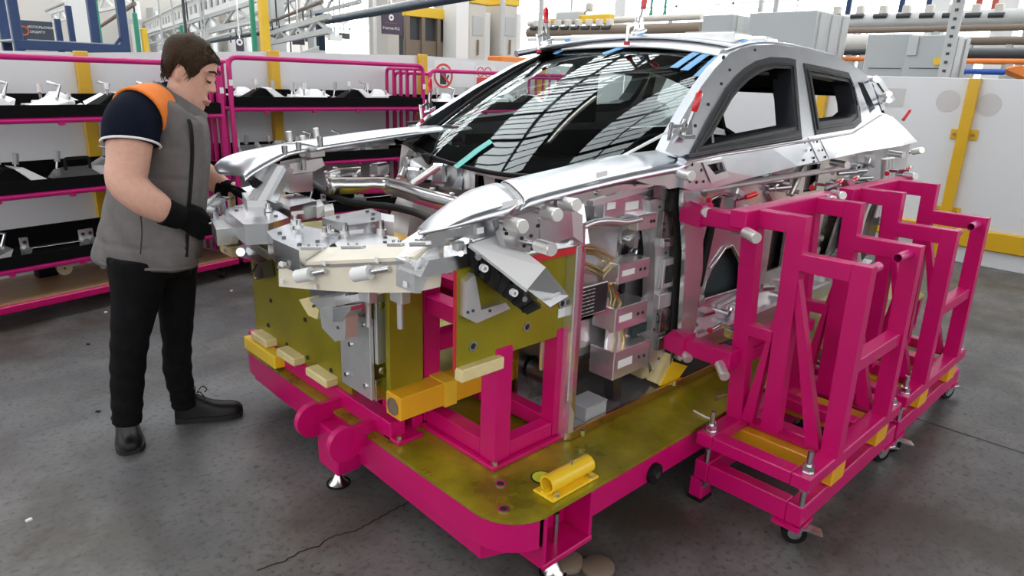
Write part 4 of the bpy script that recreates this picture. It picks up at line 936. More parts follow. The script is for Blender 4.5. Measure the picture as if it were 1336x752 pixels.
# aluminium plate and bracket cluster bolted on the front corner
MB().span((1.27, 2.06, .47), (1.288, 2.28, .80), .003).build('silver_plate', 'alu_matt', fx)
MB().span((1.288, 2.04, .62), (1.345, 2.06, .90), .003).build('silver_plate', 'alu_matt', fx); MB().span((1.29, 2.06, .46), (1.34, 2.09, .55), .003).build('silver_plate', 'alu', fx)
for y, z in ((2.1, .77), (2.24, .52), (2.1, .52), (2.2, .66)): MB().cyl((1.271, y, z), (1.264, y, z), .01, 8).build('bolt', 'steel', fx)
for z in (.86, .6): MB().cyl((1.3, 2.03, z), (1.3, 2.02, z), .014, 10).build('bolt', 'steel', fx)
# ================================================================== CAR BODY
YC = 2.35
def mir(p): return V((p[0], 2 * YC - p[1], p[2]))
def YS(z): return 1.45 + max(0, z - 1.40) * .50 + max(0, 1.30 - z) * .08
def S(x, y):
    Y = 1.5
    for _ in range(25): p = PY(x, y, Y); Y += (YS(p.z) - Y) * .6
    return PY(x, y, Y)
def S2(l): return [(S(*q).x, S(*q).z) for q in l]
def mirb(b):
    m = MB(); m.v = [(x, 2 * YC - y, z) for x, y, z in b.v]; m.f = [tuple(reversed(f)) for f in b.f]; return m
def both(b, name, m, par, smooth=None, solid=0, sub=0):
    b.build(name, m, par, smooth, solid, sub); mirb(b).build(name, m, par, smooth, solid, sub)
def polyZ(px, z, h): return MB().prism([PZ(x, y, z) for x, y in px], (0, 0, -h))
def polyY(px, Y, h): return MB().prism([PY(x, y, Y) for x, y in px], (0, h, 0))
def shrink(l, k, kz=None):
    cx = sum(p[0] for p in l) / len(l); cz = sum(p[1] for p in l) / len(l); out = []
    n = len(l)
    area = sum(l[i][0] * l[(i + 1) % n][1] - l[(i + 1) % n][0] * l[i][1] for i in range(n)); sg = 1 if area > 0 else -1
    for i in range(n):
        a, b, c = V((*l[i - 1], 0)), V((*l[i], 0)), V((*l[(i + 1) % n], 0))
        d1 = (b - a).normalized(); d2 = (c - b).normalized(); nn = V((-(d1.y + d2.y), d1.x + d2.x, 0)) * sg; nn.normalize(); cosf = max(.45, nn.dot(V((-d1.y, d1.x, 0)) * sg))
        p = b + nn * (k / cosf); out.append((p.x, p.y))
    return out
car = thing('car_body', 'polished aluminium car body shell without doors, hood or wheels on the platform', 'car', (3.2, YC, ZT))
side = lambda x, z: V((x, YS(z), z))
belt = [(893, 207), (940, 197), (1000, 188), (1041, 181), (1063, 177), (1114, 169), (1132, 160), (1150, 147)]
upper = [(868, 197), (880, 172), (897, 142), (915, 113), (933, 89), (952, 70), (966, 63), (985, 59), (1013, 58), (1045, 63), (1080, 71), (1105, 81), (1125, 93), (1136, 104), (1150, 147)]
win_f = [(899, 203), (920, 162), (946, 117), (958, 102), (970, 91), (986, 81), (1005, 76), (1026, 77), (1036, 79), (1044, 178)]
win_r = [(1049, 84), (1075, 89), (1106, 96), (1113, 112), (1120, 140), (1122, 158), (1113, 166), (1064, 174)]
win_q = [(1119, 107), (1126, 108), (1142, 141), (1135, 148)]
so = S2(upper) + S2(list(reversed(belt[:-1])))
MB().holed(so, [S2(win_f), S2(win_r), S2(win_q)], side, (0, .045, 0)).build('side_frame', 'alu_skin', car)
side_f = lambda x, z: mir(side(x, z))
far_w = [(2.44, 1.395), (2.66, 1.535), (2.88, 1.665), (3.02, 1.735), (3.14, 1.775)] + S2(win_f)[6:]
so_f = [(2.20, 1.315), (2.42, 1.455), (2.66, 1.605), (2.90, 1.735), (3.06, 1.80), (3.16, 1.832), (3.25, 1.85)] + S2(upper)[8:] + S2(list(reversed(belt[1:-1]))) + [(2.36, 1.385)]
MB().holed(so_f, [far_w, S2(win_r), S2(win_q)], side_f, (0, -.045, 0)).build('side_frame', 'alu_skin', car)
low = [(1197, 185), (1178, 190), (1133, 197), (1090, 206), (1040, 217), (985, 231), (940, 243), (905, 250), (892, 245), (893, 207)]
rear = [(1150, 147), (1165, 153), (1180, 167), (1197, 185)]
sb = S2(belt[1:-1]) + S2(rear) + S2(low[1:])
hh = S2([(921, 215), (941, 211), (946, 223), (932, 228)])
both(MB().holed(sb, [hh], side, (0, .03, 0)), 'belt_panel', 'alu_skin', car)
both(MB().holed(shrink(S2([(914, 211), (943, 206), (951, 231), (926, 240)]), .004), [hh], lambda x, z: V((x, YS(z) - .006, z)), (0, .004, 0)), 'handle_plate', 'alu_matt', car)
both(MB().span((S(921, 215).x - .02, 1.50, 1.30), (S(946, 223).x + .02, 1.52, 1.40)), 'handle_pocket', 'alu_dark', car)
for lp, k, kk in ((win_f, .045, 'near_seal'), (win_r, .05, 'door_seal'), (win_q, .004, 'quarter_trim')):
    o = S2(lp); i = shrink(o, k)
    if kk == 'near_seal':
        MB().holed(shrink(o, -.006), [i], lambda x, z: V((x, YS(z) - .006, z)), (0, .10, 0)).build('door_seal', 'rubber_seal', car)
        MB().holed(shrink(o, .018), [shrink(o, .03)], lambda x, z: V((x, YS(z) - .012, z)), (0, .01, 0)).build('seal_lip', 'black_gloss', car)
        MB().holed(shrink(far_w, -.006), [shrink(far_w, .04)], lambda x, z: mir(V((x, YS(z) - .006, z))), (0, -.10, 0)).build('door_seal', 'rubber_seal', car)
    elif kk == 'door_seal':
        both(MB().holed(shrink(o, -.006), [i], lambda x, z: V((x, YS(z) - .006, z)), (0, .10, 0)), kk, 'rubber_seal', car)
        both(MB().holed(shrink(o, .018), [shrink(o, .03)], lambda x, z: V((x, YS(z) - .012, z)), (0, .01, 0)), 'seal_lip', 'black_gloss', car)
    else: both(MB().holed(o, [[(o[0][0] + .001, o[0][1] - .02), (o[0][0] + .006, o[0][1] - .02), (o[0][0] + .004, o[0][1] - .026)]], lambda x, z: V((x, YS(z) + .03, z)), (0, .01, 0)), kk, 'black_gloss', car)
# quarter light divider in the front door, seal along the belt
a, b = S(932, 150), S(935, 198); both(MB().beam(a + V((0, .03, 0)), b + V((0, .03, 0)), .022, .03, (0, 1, 0)), 'quarter_divider', 'rubber_seal', car)
bl = [S(*q) + V((0, -.01, .004)) for q in ((893, 206), (940, 197), (1000, 187.5), (1041, 181))]
both(MB().tube(bl, .013, 8, sy=.8), 'belt_seal', 'rubber_seal', car, 60)
bl = [S(*q) + V((0, -.004, 0)) for q in ((893, 211), (940, 202), (1000, 193), (1041, 186), (1114, 173), (1150, 150))]
both(MB().tube(bl, .006, 6), 'belt_crease', 'alu_matt', car, 60)
# screw holes along the pillar
for x, y in ((952, 92), (941, 110), (924, 137), (907, 165), (901, 178), (944, 75), (985, 66)):
    p = S(x, y); MB().cyl(p - V((0, .002, 0)), p + V((0, .002, 0)), .009, 10).build('screw_hole', 'groove', car)
for x, y in ((1050, 186), (1058, 196), (1062, 206), (1066, 185), (1073, 196), (1077, 205), (1049, 209), (1062, 211), (915, 222), (918, 237), (900, 237), (903, 215), (909, 238)):
    p = S(x, y); MB().cyl(p - V((0, .002, 0)), p + V((0, .002, 0)), .006, 8).build('screw_hole', 'groove', car)
for sx in (1054, 1069):
    a, b = S(sx, 180), S(sx + 14, 211); MB().beam(a - V((0, .001, 0)), b - V((0, .001, 0)), .004, .002, (0, 1, 0)).build('panel_gap', 'alu_dark', car)
# ---- windscreen and roof
def ws(u, v):     # u 0 near .. 1 far, v 0 bottom .. 1 top
    s = (u - .5) * 2; k = max(0, s) ** 2; b = V((2.115 + .24 * s * s + .07 * s ** 4 - .20 * k, YC + (.69 if s < 0 else .75) * s, 1.25 + .08 * s * s - .03 * k)); t = V((3.10 - .11 * s * s + .15 * k, YC + .635 * s, 1.848 - .06 * s * s + .04 * k))
    p = b.lerp(t, v); nrm = V((-.5, 0, .86)); return p + nrm * (.045 * math.sin(math.pi * v) * (1 - .4 * s * s))
gw = MB().grid([[ws(i / 24, j / 16) for i in range(25)] for j in range(17)]).build('windscreen', 'screen_glass', car, 60)
edge = [ws(i / 24, 0) for i in range(25)] + [ws(1, j / 16) for j in range(1, 17)] + [ws(1 - i / 24, 1) for i in range(1, 25)] + [ws(0, 1 - j / 16) for j in range(1, 16)]
MB().tube(edge, .011, 6, True).build('screen_seal', 'black_rubber', gw, 60)
# dark printed border of the screen
bd = [[ws(i / 24, .0 + j * .05) - V((-.002, 0, .004)) for i in range(25)] for j in range(3)]; MB().grid(bd).build('screen_border', 'black_gloss', gw, 60)
def roofz(x):
    pts = [(2.98, 1.80), (3.1, 1.845), (3.4, 1.855), (3.75, 1.838), (4.13, 1.795), (4.5, 1.73), (4.95, 1.62)]
    for (a, b), (c, d) in zip(pts, pts[1:]):
        if x <= c: t = (x - a) / (c - a); return b + (d - b) * t
    return pts[-1][1]
def roof(x, s): return V((x - (.07 * s * s if x < 3.2 else 0), YC + .67 * s, roofz(x) + .062 * (1 - s * s) - .01))
MB().grid([[roof(3.10 + 1.80 * j / 20, -1 + 2 * i / 16) for i in range(17)] for j in range(21)]).build('roof_skin', 'alu_skin', car, 60, .012)
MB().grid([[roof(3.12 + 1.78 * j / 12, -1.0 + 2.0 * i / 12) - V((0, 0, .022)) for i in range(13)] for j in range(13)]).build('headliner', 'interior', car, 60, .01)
hd = [[ws(i / 24, .965) + V((-.004, 0, .014)) for i in range(25)]] + [[ws(i / 24, 1.0) + V((.0, 0, .02)) for i in range(25)]] + [[roof(3.2, -1 + 2 * i / 24) + V((0, 0, .012)) for i in range(25)]]; MB().grid(hd).build('roof_header', 'alu_matt', car, 60, .012)
for k, (x0, x1, y0, y1) in enumerate(((3.17, 3.34, 2.40, 2.90), (3.17, 3.34, 1.80, 2.12), (3.5, 3.62, 1.8, 2.9), (3.75, 3.9, 1.8, 2.25), (3.75, 3.9, 2.35, 2.9), (4.1, 4.2, 1.85, 2.85), (4.45, 4.55, 1.9, 2.8))):
    z = roofz((x0 + x1) / 2) + .045
    MB().span((x0, y0, z - .03), (x1, y1, z + .022), .006).build('roof_bow', 'alu_matt', car); MB().span((x0 + .02, y0 + .03, z + .0225), (x1 - .02, y1 - .03, z + .028), .003).build('roof_pad', 'cabinet_beige' if k < 2 else 'alu', car)
for i in range(5):
    x = 3.35 + i * .3; p = roof(x, -.92); MB().box(p + V((0, 0, .012)), (.14, .05, .025), None, .004).build('roof_rail_block', 'alu_matt', car)
rl = [S(*q) + V((.0, .03, -.004)) for q in ((952, 69), (985, 59), (1013, 58), (1045, 63), (1080, 71), (1105, 81), (1125, 93))]
both(MB().tube(catmull(rl, 20), .02, 8), 'roof_rail', 'alu_skin', car, 60)
# ---- rear end: tailgate ladder with knobs, tail
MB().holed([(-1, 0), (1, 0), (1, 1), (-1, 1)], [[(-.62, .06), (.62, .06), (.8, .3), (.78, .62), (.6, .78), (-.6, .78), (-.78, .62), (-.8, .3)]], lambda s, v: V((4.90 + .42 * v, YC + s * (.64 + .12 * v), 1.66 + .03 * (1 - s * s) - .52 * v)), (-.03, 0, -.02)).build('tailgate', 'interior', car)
both(MB().hull([V((x, y, z)) for x, y, z in ((4.95, 1.47, 1.36), (4.95, 1.47, .80), (5.22, 1.56, .82), (5.22, 1.56, 1.33), (5.3, 1.8, 1.30), (5.3, 1.8, .84), (4.95, 1.8, 1.36), (4.95, 1.8, .80))]), 'tail_corner', 'white_part', car)
for k in range(3): both(MB().tube([V((4.62 + k * .06, 1.50, 1.27)), V((4.66 + k * .06, 1.49, 1.1)), V((4.64 + k * .06, 1.5, .9))], .02, 8), 'arch_rib', 'alu_matt', car, 60)
p = [S(1131, 105), S(1138, 117), S(1146, 133), S(1152, 148)]
for k in range(3): MB().beam(p[k] + V((.06, .02, .02)), p[k + 1] + V((.06, .02, .02)), .05, .02).build('hinge_bar', 'alu', car)
MB().beam(S(1140, 105) + V((.08, 0, 0)), S(1157, 132) + V((.1, 0, 0)), .02, .03).build('ladder_bar', 'alu', car)
kl = 'turned aluminium locking knob on the tailgate hinge of the car'
for x, y in ((1143, 103), (1160, 123), (1160, 131)): q = S(x - 12, y + 3) + V((.02, 0, 0)); knob(q, PY(x, y, q.y - .10), kl, .019)
q = PY(1186, 199, 1.56); knob(q, PY(1203, 196, 1.46), 'turned aluminium locking knob on the lower tail corner of the car', .022)
q = PX(1178, 157, 5.2); tag(MB().tube([q, q + V((.03, -.02, .06)), q + V((.035, -.024, .07))], [.012, .012, .006], 10).build('red_grip', 'red_handle', None, 60), 'small red grip sticking up behind the car tail', 'handle')
# ---- interior
MB().span((2.3, 1.62, .62), (4.9, 3.08, .66)).build('cabin_floor', 'carpet', car)
def dsh(y, k): s = (y - YC) / .72; return [V((2.30 + .08 * s * s, y, 1.10)), V((2.26 + .16 * s * s, y, 1.235)), V((2.44 + .06 * s * s, y, 1.29 + .02 * k)), V((2.72, y, 1.285 + .02 * k)), V((2.82, y, 1.2)), V((2.80, y, .85))]
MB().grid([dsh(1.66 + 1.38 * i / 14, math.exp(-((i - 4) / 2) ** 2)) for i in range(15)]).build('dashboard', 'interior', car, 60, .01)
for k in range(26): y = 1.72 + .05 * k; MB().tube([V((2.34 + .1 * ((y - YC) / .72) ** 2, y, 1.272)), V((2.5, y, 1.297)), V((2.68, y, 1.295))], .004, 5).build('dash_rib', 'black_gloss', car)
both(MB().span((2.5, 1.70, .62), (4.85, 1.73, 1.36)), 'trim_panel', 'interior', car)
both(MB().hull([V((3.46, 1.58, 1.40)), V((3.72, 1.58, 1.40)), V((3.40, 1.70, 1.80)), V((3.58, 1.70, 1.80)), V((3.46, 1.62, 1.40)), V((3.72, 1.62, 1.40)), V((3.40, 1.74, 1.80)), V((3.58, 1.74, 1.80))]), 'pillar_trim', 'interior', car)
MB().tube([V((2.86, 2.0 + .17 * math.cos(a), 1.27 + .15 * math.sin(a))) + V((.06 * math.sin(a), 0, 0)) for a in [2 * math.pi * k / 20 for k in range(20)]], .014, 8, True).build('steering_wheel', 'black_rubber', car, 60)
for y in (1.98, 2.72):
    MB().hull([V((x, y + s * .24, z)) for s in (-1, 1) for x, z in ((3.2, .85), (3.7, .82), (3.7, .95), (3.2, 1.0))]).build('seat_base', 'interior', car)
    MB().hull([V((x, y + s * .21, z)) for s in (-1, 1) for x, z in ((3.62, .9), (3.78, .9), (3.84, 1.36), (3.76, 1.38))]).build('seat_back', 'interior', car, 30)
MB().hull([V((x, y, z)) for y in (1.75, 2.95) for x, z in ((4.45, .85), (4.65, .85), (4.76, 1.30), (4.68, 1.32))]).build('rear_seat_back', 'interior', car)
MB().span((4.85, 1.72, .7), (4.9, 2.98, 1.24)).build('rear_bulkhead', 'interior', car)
# ---- fenders
inner = [PY(x, y, 1.70) for x, y in ((546, 299), (562, 284), (600, 257), (627, 245), (701, 227), (800, 205), (868, 196))]
lower = [PY(x, y, Y) for x, y, Y in ((546, 306, 1.60), (566, 302, 1.54), (600, 296, 1.49), (650, 284, 1.47), (714, 264, 1.465), (800, 242, 1.455), (893, 222, 1.45))]
NI = catmull(inner, 41); NL = catmull(lower, 41); rows = []
for k in range(41):
    a, b = NI[k], NL[k]; w = min(1, k / 10)
    rows.append(catmull([a + V((0, .01, -.02)), a, a.lerp(b, .35) + V((0, -.015, .024 * w)), a.lerp(b, .75) + V((0, -.045 * w, .018 * w)), b], 12))
kf = 23
both(MB().grid(rows[:kf]), 'front_fender', 'alu_skin', car, 60, .008); both(MB().grid([[p for p in r] for r in rows[kf:]]), 'rear_fender', 'alu_skin', car, 60, .008)
both(MB().grid([[p - V((0, -.004, .003)) for p in r] for r in rows[kf - 1:kf + 1]]), 'fender_seam', 'alu_dark', car)
fl_ = [PY(x, y, 1.47) for x, y in ((716, 260), (852, 230), (873, 247), (892, 243), (892, 224), (800, 240))]
b = MB().prism([fl_[0], fl_[1], fl_[2], fl_[3], fl_[4], fl_[5]], (0, .02, 0)); both(b, 'fender_tail', 'alu_skin', car)
b = MB().prism([PY(x, y, 1.485) for x, y in ((717, 262), (852, 232), (853, 243), (800, 252), (745, 267), (722, 276))], (0, .03, 0)); both(b, 'arch_flange', 'alu_brushed', car)
for x, y in ((780, 252), (830, 240)): p = PY(x, y, 1.483); MB().cyl(p, p - V((0, .006, 0)), .009, 10).build('screw', 'steel', car)
# labels stuck on the panels
def sticker(x, y, Y, wpx, m='label_white', par=None, h=.018):
    p = PY(x, y, Y); b = PY(x + wpx, y - wpx * .22, Y); d = (b - p); d.y = 0; d.normalize(); MB().beam(p, p + d * (b - p).length, .002, h, (0, 0, 1)).build('label_sticker', m, par or car)
for x, y, Y, w_ in ((655, 268, 1.478, 20), (778, 229, 1.462, 14), (622, 302, 1.49, 9)): sticker(x, y, Y - .012, w_)
# ---- engine bay
band = catmull([PZ(x, y, 1.175) for x, y in ((470, 219), (440, 222), (426, 228), (430, 233), (450, 233), (478, 233), (502, 233), (520, 237), (545, 245), (575, 253), (605, 261), (640, 270), (670, 277))], 44)
MB().grid([[p, p - V((0, 0, .075))] for p in band]).build('bay_band', 'alu_brushed', car, 60, .006)
MB().tube([p + V((0, 0, .0)) for p in band], .006, 6).build('bay_flange', 'alu_cast', car, 60)
for i in range(4, 36, 3): MB().box(band[i] + V((0, 0, .012)), (.02, .02, .012), None, .003).build('flange_tab', 'alu_matt', car)
cw = [(1.66, 1.0), (3.04, 1.0), (3.04, 1.27), (2.7, 1.245), (2.35, 1.235), (2.0, 1.245), (1.66, 1.27)]
hl = [[(2.28, 1.07), (2.46, 1.07), (2.46, 1.2), (2.28, 1.2)], [(2.52, 1.08), (2.62, 1.08), (2.62, 1.2), (2.55, 1.2)], [(1.85, 1.08), (2.1, 1.08), (2.1, 1.19), (1.85, 1.19)]]
MB().holed(cw, hl, lambda y, z: V((2.24 + .08 * ((y - YC) / .7) ** 2, y, z)), (.025, 0, 0)).build('cowl_panel', 'alu_cast', car)
MB().span((2.31, 1.7, .7), (2.33, 3.0, 1.24)).build('firewall', 'black_gloss', car)
for i in range(14):
    y = 1.72 + i * .098; MB().box((2.225 + .08 * ((y - YC) / .7) ** 2, y, 1.245 + .02 * ((y - YC) / .7) ** 2), (.03, .06, .02), None, .004).build('cowl_clip', 'alu_matt', car)
both(MB().hull([V((1.88, 1.74, .8)), V((2.2, 1.74, .8)), V((2.2, 2.0, .8)), V((1.88, 1.98, .8)), V((1.98, 1.80, 1.08)), V((2.2, 1.80, 1.10)), V((2.2, 1.92, 1.10)), V((2.0, 1.91, 1.08))]), 'strut_tower', 'alu_cast', car, 30)
both(MB().hull([V((2.08, 1.76, 1.15)), V((2.2, 1.76, 1.15)), V((2.2, 1.9, 1.15)), V((2.1, 1.74, 1.25)), V((2.2, 1.74, 1.27)), V((2.2, 1.8, 1.27))]), 'tower_bracket', 'alu_matt', car)
for y, x in ((2.94, 2.12), (2.78, 2.18), (2.66, 2.2)):
    MB().hull([V((x + a, y + b, z)) for a, b, z in ((0, 0, 1.12), (.1, 0, 1.12), (.1, .08, 1.12), (0, .08, 1.12), (.03, .02, 1.24), (.1, .02, 1.26), (.1, .06, 1.24))]).build('cowl_bracket', 'alu', car)
MB().tube(catmull([PY(x, y, 2.85) for x, y in ((560, 207), (572, 196), (590, 193), (603, 197))], 12), .012, 8).build('wiper_arm', 'black_rubber', car, 60)
p = PY(557, 205, 2.85); MB().hull([p + V((random.uniform(-.03, .03), random.uniform(-.03, .03), random.uniform(-.04, .02))) for _ in range(16)]).build('wiper_motor', 'black_rubber', car)
MB().span((1.38, 1.72, 1.03), (2.1, 1.78, 1.16), .01).build('inner_rail', 'alu_cast', car)
(MB().hull([V((1.36, 1.60, 1.06)), V((1.36, 1.72, 1.06)), V((1.9, 1.56, 1.10)), V((1.9, 1.72, 1.10)), V((1.36, 1.62, 1.16)), V((1.36, 1.70, 1.16)), V((1.9, 1.6, 1.24)), V((1.9, 1.7, 1.24))])).build('fender_support', 'alu_brushed', car)
(MB().hull([V(q) for q in ((2.16, 3.0, 1.05), (2.42, 3.0, 1.05), (2.42, 3.2, 1.05), (2.16, 3.18, 1.05), (2.18, 3.02, 1.27), (2.42, 3.02, 1.33), (2.42, 3.18, 1.36), (2.2, 3.18, 1.31))])).build('cowl_side', 'alu_cast', car)
for q, d_ in (((2.10, 2.98, 1.2), (.08, .05, .12)), ((2.06, 2.86, 1.18), (.06, .08, .08)), ((2.12, 2.74, 1.2), (.05, .07, .1)), ((1.95, 3.02, 1.2), (.12, .06, .06))): MB().box(q, d_, rotz(.5), .01).build('cowl_block', 'alu', car)
for a_, b_ in (((2.02, 2.94, 1.16), (2.16, 3.04, 1.27)), ((2.0, 2.8, 1.15), (2.1, 2.72, 1.24))): MB().cyl(a_, b_, .018, 12).build('cowl_pin', 'knob_alu', car, 40)
MB().span((1.62, 1.85, .86), (2.2, 2.95, .9)).build('bay_floor', 'pink', car); MB().span((1.7, 2.2, .9), (1.95, 2.28, .97), .005).build('bay_beam', 'pink', car)
# hose
hp = catmull([PZ(x, y, z) for x, y, z in ((407, 238, 1.10), (425, 250, 1.09), (450, 262, 1.08), (480, 267, 1.07), (510, 270, 1.07), (540, 277, 1.08), (562, 287, 1.09), (585, 299, 1.10))], 28)
tag(MB().tube(hp, .017, 10).build('rubber_hose', 'black_rubber', None, 60), 'thick black rubber hose lying across the open engine bay', 'hose')
# ---- lower body side behind the carts: hinge strip, inner panel, sill
b = MB().prism([PY(x, y, 1.515) for x, y in ((892, 248), (912, 247), (921, 268), (918, 285), (917, 350), (907, 430), (893, 452), (889, 430), (895, 330), (891, 270))], (0, .02, 0)); b.build('hinge_strip', 'alu_bright', car)
MB().prism([PY(x, y, 1.56) for x, y in ((882, 245), (892, 245), (891, 330), (884, 450), (874, 478), (881, 330))], (0, .03, 0)).build('pillar_gap', 'groove', car)
tri = [(PY(x, y, 1.6).x, PY(x, y, 1.6).z) for x, y in ((914, 392), (926, 350), (944, 324), (953, 320), (966, 344), (968, 376))]
ho = [[(3.45, .72), (3.62, .72), (3.62, 1.05), (3.45, 1.05)], [(3.75, 1.12), (3.92, 1.12), (3.92, 1.27), (3.75, 1.27)], tri, [(4.05, .7), (4.25, .7), (4.35, .95), (4.1, 1.0)]]
pan = lambda y0: (lambda x, z: V((x, y0, z)))
MB().holed([(2.55, .5), (4.95, .5), (4.95, 1.34), (2.55, 1.26)], ho, pan(1.60), (0, .015, 0)).build('inner_side_panel', 'alu_bright', car)
MB().span((2.6, 1.66, .56), (3.3, 1.68, 1.04)).build('carpet_panel', 'carpet', car); MB().span((3.4, 1.645, .6), (4.4, 1.66, 1.3)).build('inner_lining', 'alu_dark', car); MB().span((3.74, 1.63, 1.1), (3.94, 1.64, 1.29)).build('dark_opening', 'black_gloss', car)
MB().tube([PY(x, y, 1.585) for x, y in ((938, 400), (965, 385), (985, 372))], .012, 8).build('sill_lip', 'alu_matt', car, 60)
MB().tube([V((x, 1.598, z)) for x, z in tri], .012, 8, True).build('opening_lip', 'alu', car, 60)
MB().span((2.56, 1.52, .46), (4.95, 1.62, .56), .012).build('sill', 'alu_bright', car)
MB().span((2.56, 1.50, 1.235), (4.1, 1.53, 1.262), .008).build('door_rail', 'alu_matt', car)
MB().cyl(PY(936, 258, 1.53), PY(911, 373, 1.53), .019, 12).build('gas_strut', 'black_rubber', car, 40); MB().cyl(PY(911, 373, 1.53), PY(909, 400, 1.535), .01, 10).build('strut_rod', 'steel', car, 40)
r2 = random.Random(11)
for i in range(90):
    x, z = r2.uniform(2.62, 4.85), r2.uniform(.58, 1.25)
    if any(min(q[0] for q in h) - .03 < x < max(q[0] for q in h) + .03 and min(q[1] for q in h) - .03 < z < max(q[1] for q in h) + .03 for h in ho): continue
    if i % 3 == 0: MB().box((x, 1.585, z), (r2.uniform(.03, .12), .04, r2.uniform(.02, .06)), Matrix.Rotation(r2.uniform(-.5, .5), 3, 'Y'), .006).build('stiffener', ('alu', 'alu_matt', 'alu_cast')[i % 9 // 3], car)
    elif i % 3 == 1: MB().cyl((x, 1.6, z), (x, 1.555, z), r2.uniform(.01, .022), 12).build('boss', 'alu', car, 40)
    else:
        a = r2.uniform(-1.2, 1.2); l = r2.uniform(.06, .2); MB().beam((x, 1.59, z), (x + l * math.cos(a), 1.585, z + l * math.sin(a)), .03, .022, (0, 1, 0), .006).build('rib', ('alu', 'alu_cast')[i % 2], car)
for x, y in ((1085, 212), (1160, 200)): p = PY(x, y, 1.55); MB().cyl(p, p + V((-.04, -.1, .0)), .02, 14).build('side_pin', 'knob_alu', car, 40)
for x, z in ((4.3, 1.2), (4.42, 1.15), (4.15, 1.2), (4.5, 1.05), (3.3, 1.18), (3.2, 1.22)): MB().cyl((x, 1.585, z), (x + .1, 1.52, z + .01), .014, 10).build('side_pin', 'steel', car, 40)
MB().pipe((4.62, 1.49, .84), (4.62, 1.46, .84), .3, .26, 32).build('rear_arch_ring', 'alu_matt', car, 40); MB().cyl((4.62, 1.58, .84), (4.62, 1.55, .84), .27, 32).build('rear_arch_well', 'black_gloss', car, 40)
# tapes
def tape(us, vs, m, lab, wd=.05):
    pts = [ws(u, v) + V((-.006, 0, .008)) if v <= 1 else roof(3.1 + (v - 1) * .9, (u - .5) * 2) + V((0, 0, .03)) for u, v in zip(us, vs)]; pts = catmull(pts, 12); b = MB(); rw = []
    for i, p in enumerate(pts): d = (pts[min(i + 1, 11)] - pts[max(i - 1, 0)]).normalized(); s = d.cross(V((-.5, 0, .86))).normalized() * wd / 2; rw.append([p - s, p + s])
    return tag(b.grid(rw).build('tape_strip', m, None, None, .002), lab, 'tape')
tape((.17, .16, .14, .12), (.80, .90, 1.0, 1.16), 'blue_tape', 'blue masking tape strip over the screen top, innermost of three beside the near pillar', .045)
tape((.12, .11, .09, .07), (.79, .89, 1.0, 1.16), 'blue_tape', 'blue masking tape strip over the screen top, middle of three beside the near pillar', .045)
tape((.05, .045, .03, .02), (.75, .86, 1.0, 1.12), 'blue_tape', 'blue masking tape strip over the screen top, outermost of three at the near pillar', .045)
tape((.58, .55, .52, .5), (.90, .95, 1.0, 1.1), 'blue_tape', 'blue masking tape strip left of the middle roof clamp', .035)
tape((.9, .89, .875, .86), (.93, .97, 1.0, 1.06), 'blue_tape', 'short blue masking tape strip at the far top corner of the screen', .035)
tape((.655, .64, .63, .61), (-.02, .05, .10, .16), 'teal_tape', 'green-blue film strip at the bottom edge of the windscreen', .05)
# toggle clamps on the shell and their arms
toggle(roof(3.13, -.02) + V((0, 0, .02)), (-1, 0, -.25), (0, 0, 1), 'red handled toggle clamp standing at the middle of the roof header', 1.15)
toggle(roof(3.10, .86) + V((0, 0, .02)), (-1, -.2, -.25), (0, .25, 1), 'red handled toggle clamp standing at the far end of the roof header', 1.1)
pc = S(891, 180); t = toggle(pc + V((-.0, -.01, .0)), (-1, .2, 0), (0, -.1, 1), 'red handled toggle clamp standing at the foot of the near screen pillar', 1.0)
a, b = pc + V((-.03, .0, .045)), PY(795, 213, 1.72); MB().beam(a, b, .022, .012, (0, 0, 1), .002).build('long_arm', 'alu_matt', t)
pf = mir(pc); t = toggle(PY(561, 145, 3.2), (-1, -.3, -.3), (.1, .3, 1), 'red handled toggle clamp at the foot of the far screen pillar', 1.0)
a, b = PY(561, 150, 3.2), PY(527, 182, 3.15); MB().beam(a, b, .022, .012, (0, 0, 1), .002).build('long_arm', 'alu_matt', t)
p = PY(914, 123, 1.66); t = thing('guide_pin', 'brass coloured guide pin standing on the near screen pillar', 'pin', p); MB().cyl(p, p + V((0, 0, .07)), .011, 12).build('pin', 'alu_gold', t, 40); MB().cyl(p - V((0, 0, .02)), p + V((0, 0, .012)), .015, 6).build('nut', 'steel', t)
# ================================================================== NOSE PIECES
# near bumper half in pale resin
cols = []
for (xf, yf, xb, yb, xt, yt, xr, yr, Y) in ((364, 374, 378, 374, 363, 343, 372, 327, 2.37), (420, 379, 428, 377, 420, 341, 430, 325, 2.12), (480, 382, 488, 378, 480, 338, 490, 322, 1.88), (541, 382, 546, 378, 541, 335, 546, 319, 1.655)):
    F = PY(xf, yf, Y); Tp = PY(xt, yt, Y); cols.append([F + V((.10, 0, .0)), F, Tp, PY(xr, yr, Y) + V((.06, 0, .0)), PY(xr, yr, Y) + V((.10, 0, -.01))])
t = thing('bumper_gauge', 'pale cream bumper gauge with a stepped top and slanted end', 'gauge', cols[0][1])
cr_ = [catmull([c[k] for c in cols], 16) for k in range(5)]; MB().grid([[cr_[k][i] for k in range(5)] for i in range(16)], True, True).build('bumper_shell', 'resin', t, 35)
st_ = [catmull([c[2] + V((-.004, 0, -.012)) for c in cols], 16), catmull([c[2] + V((-.006, 0, -.022)) for c in cols], 16)]; MB().grid([[a, b] for a, b in zip(*st_)]).build('style_groove', 'alu_dark', t, None, .003)
MB().prism([PY(x, y, 1.64) for x, y in ((541, 383), (549, 383), (577, 322), (566, 321), (541, 345))], (0, .1, 0)).build('slanted_end', 'alu_matt', t)
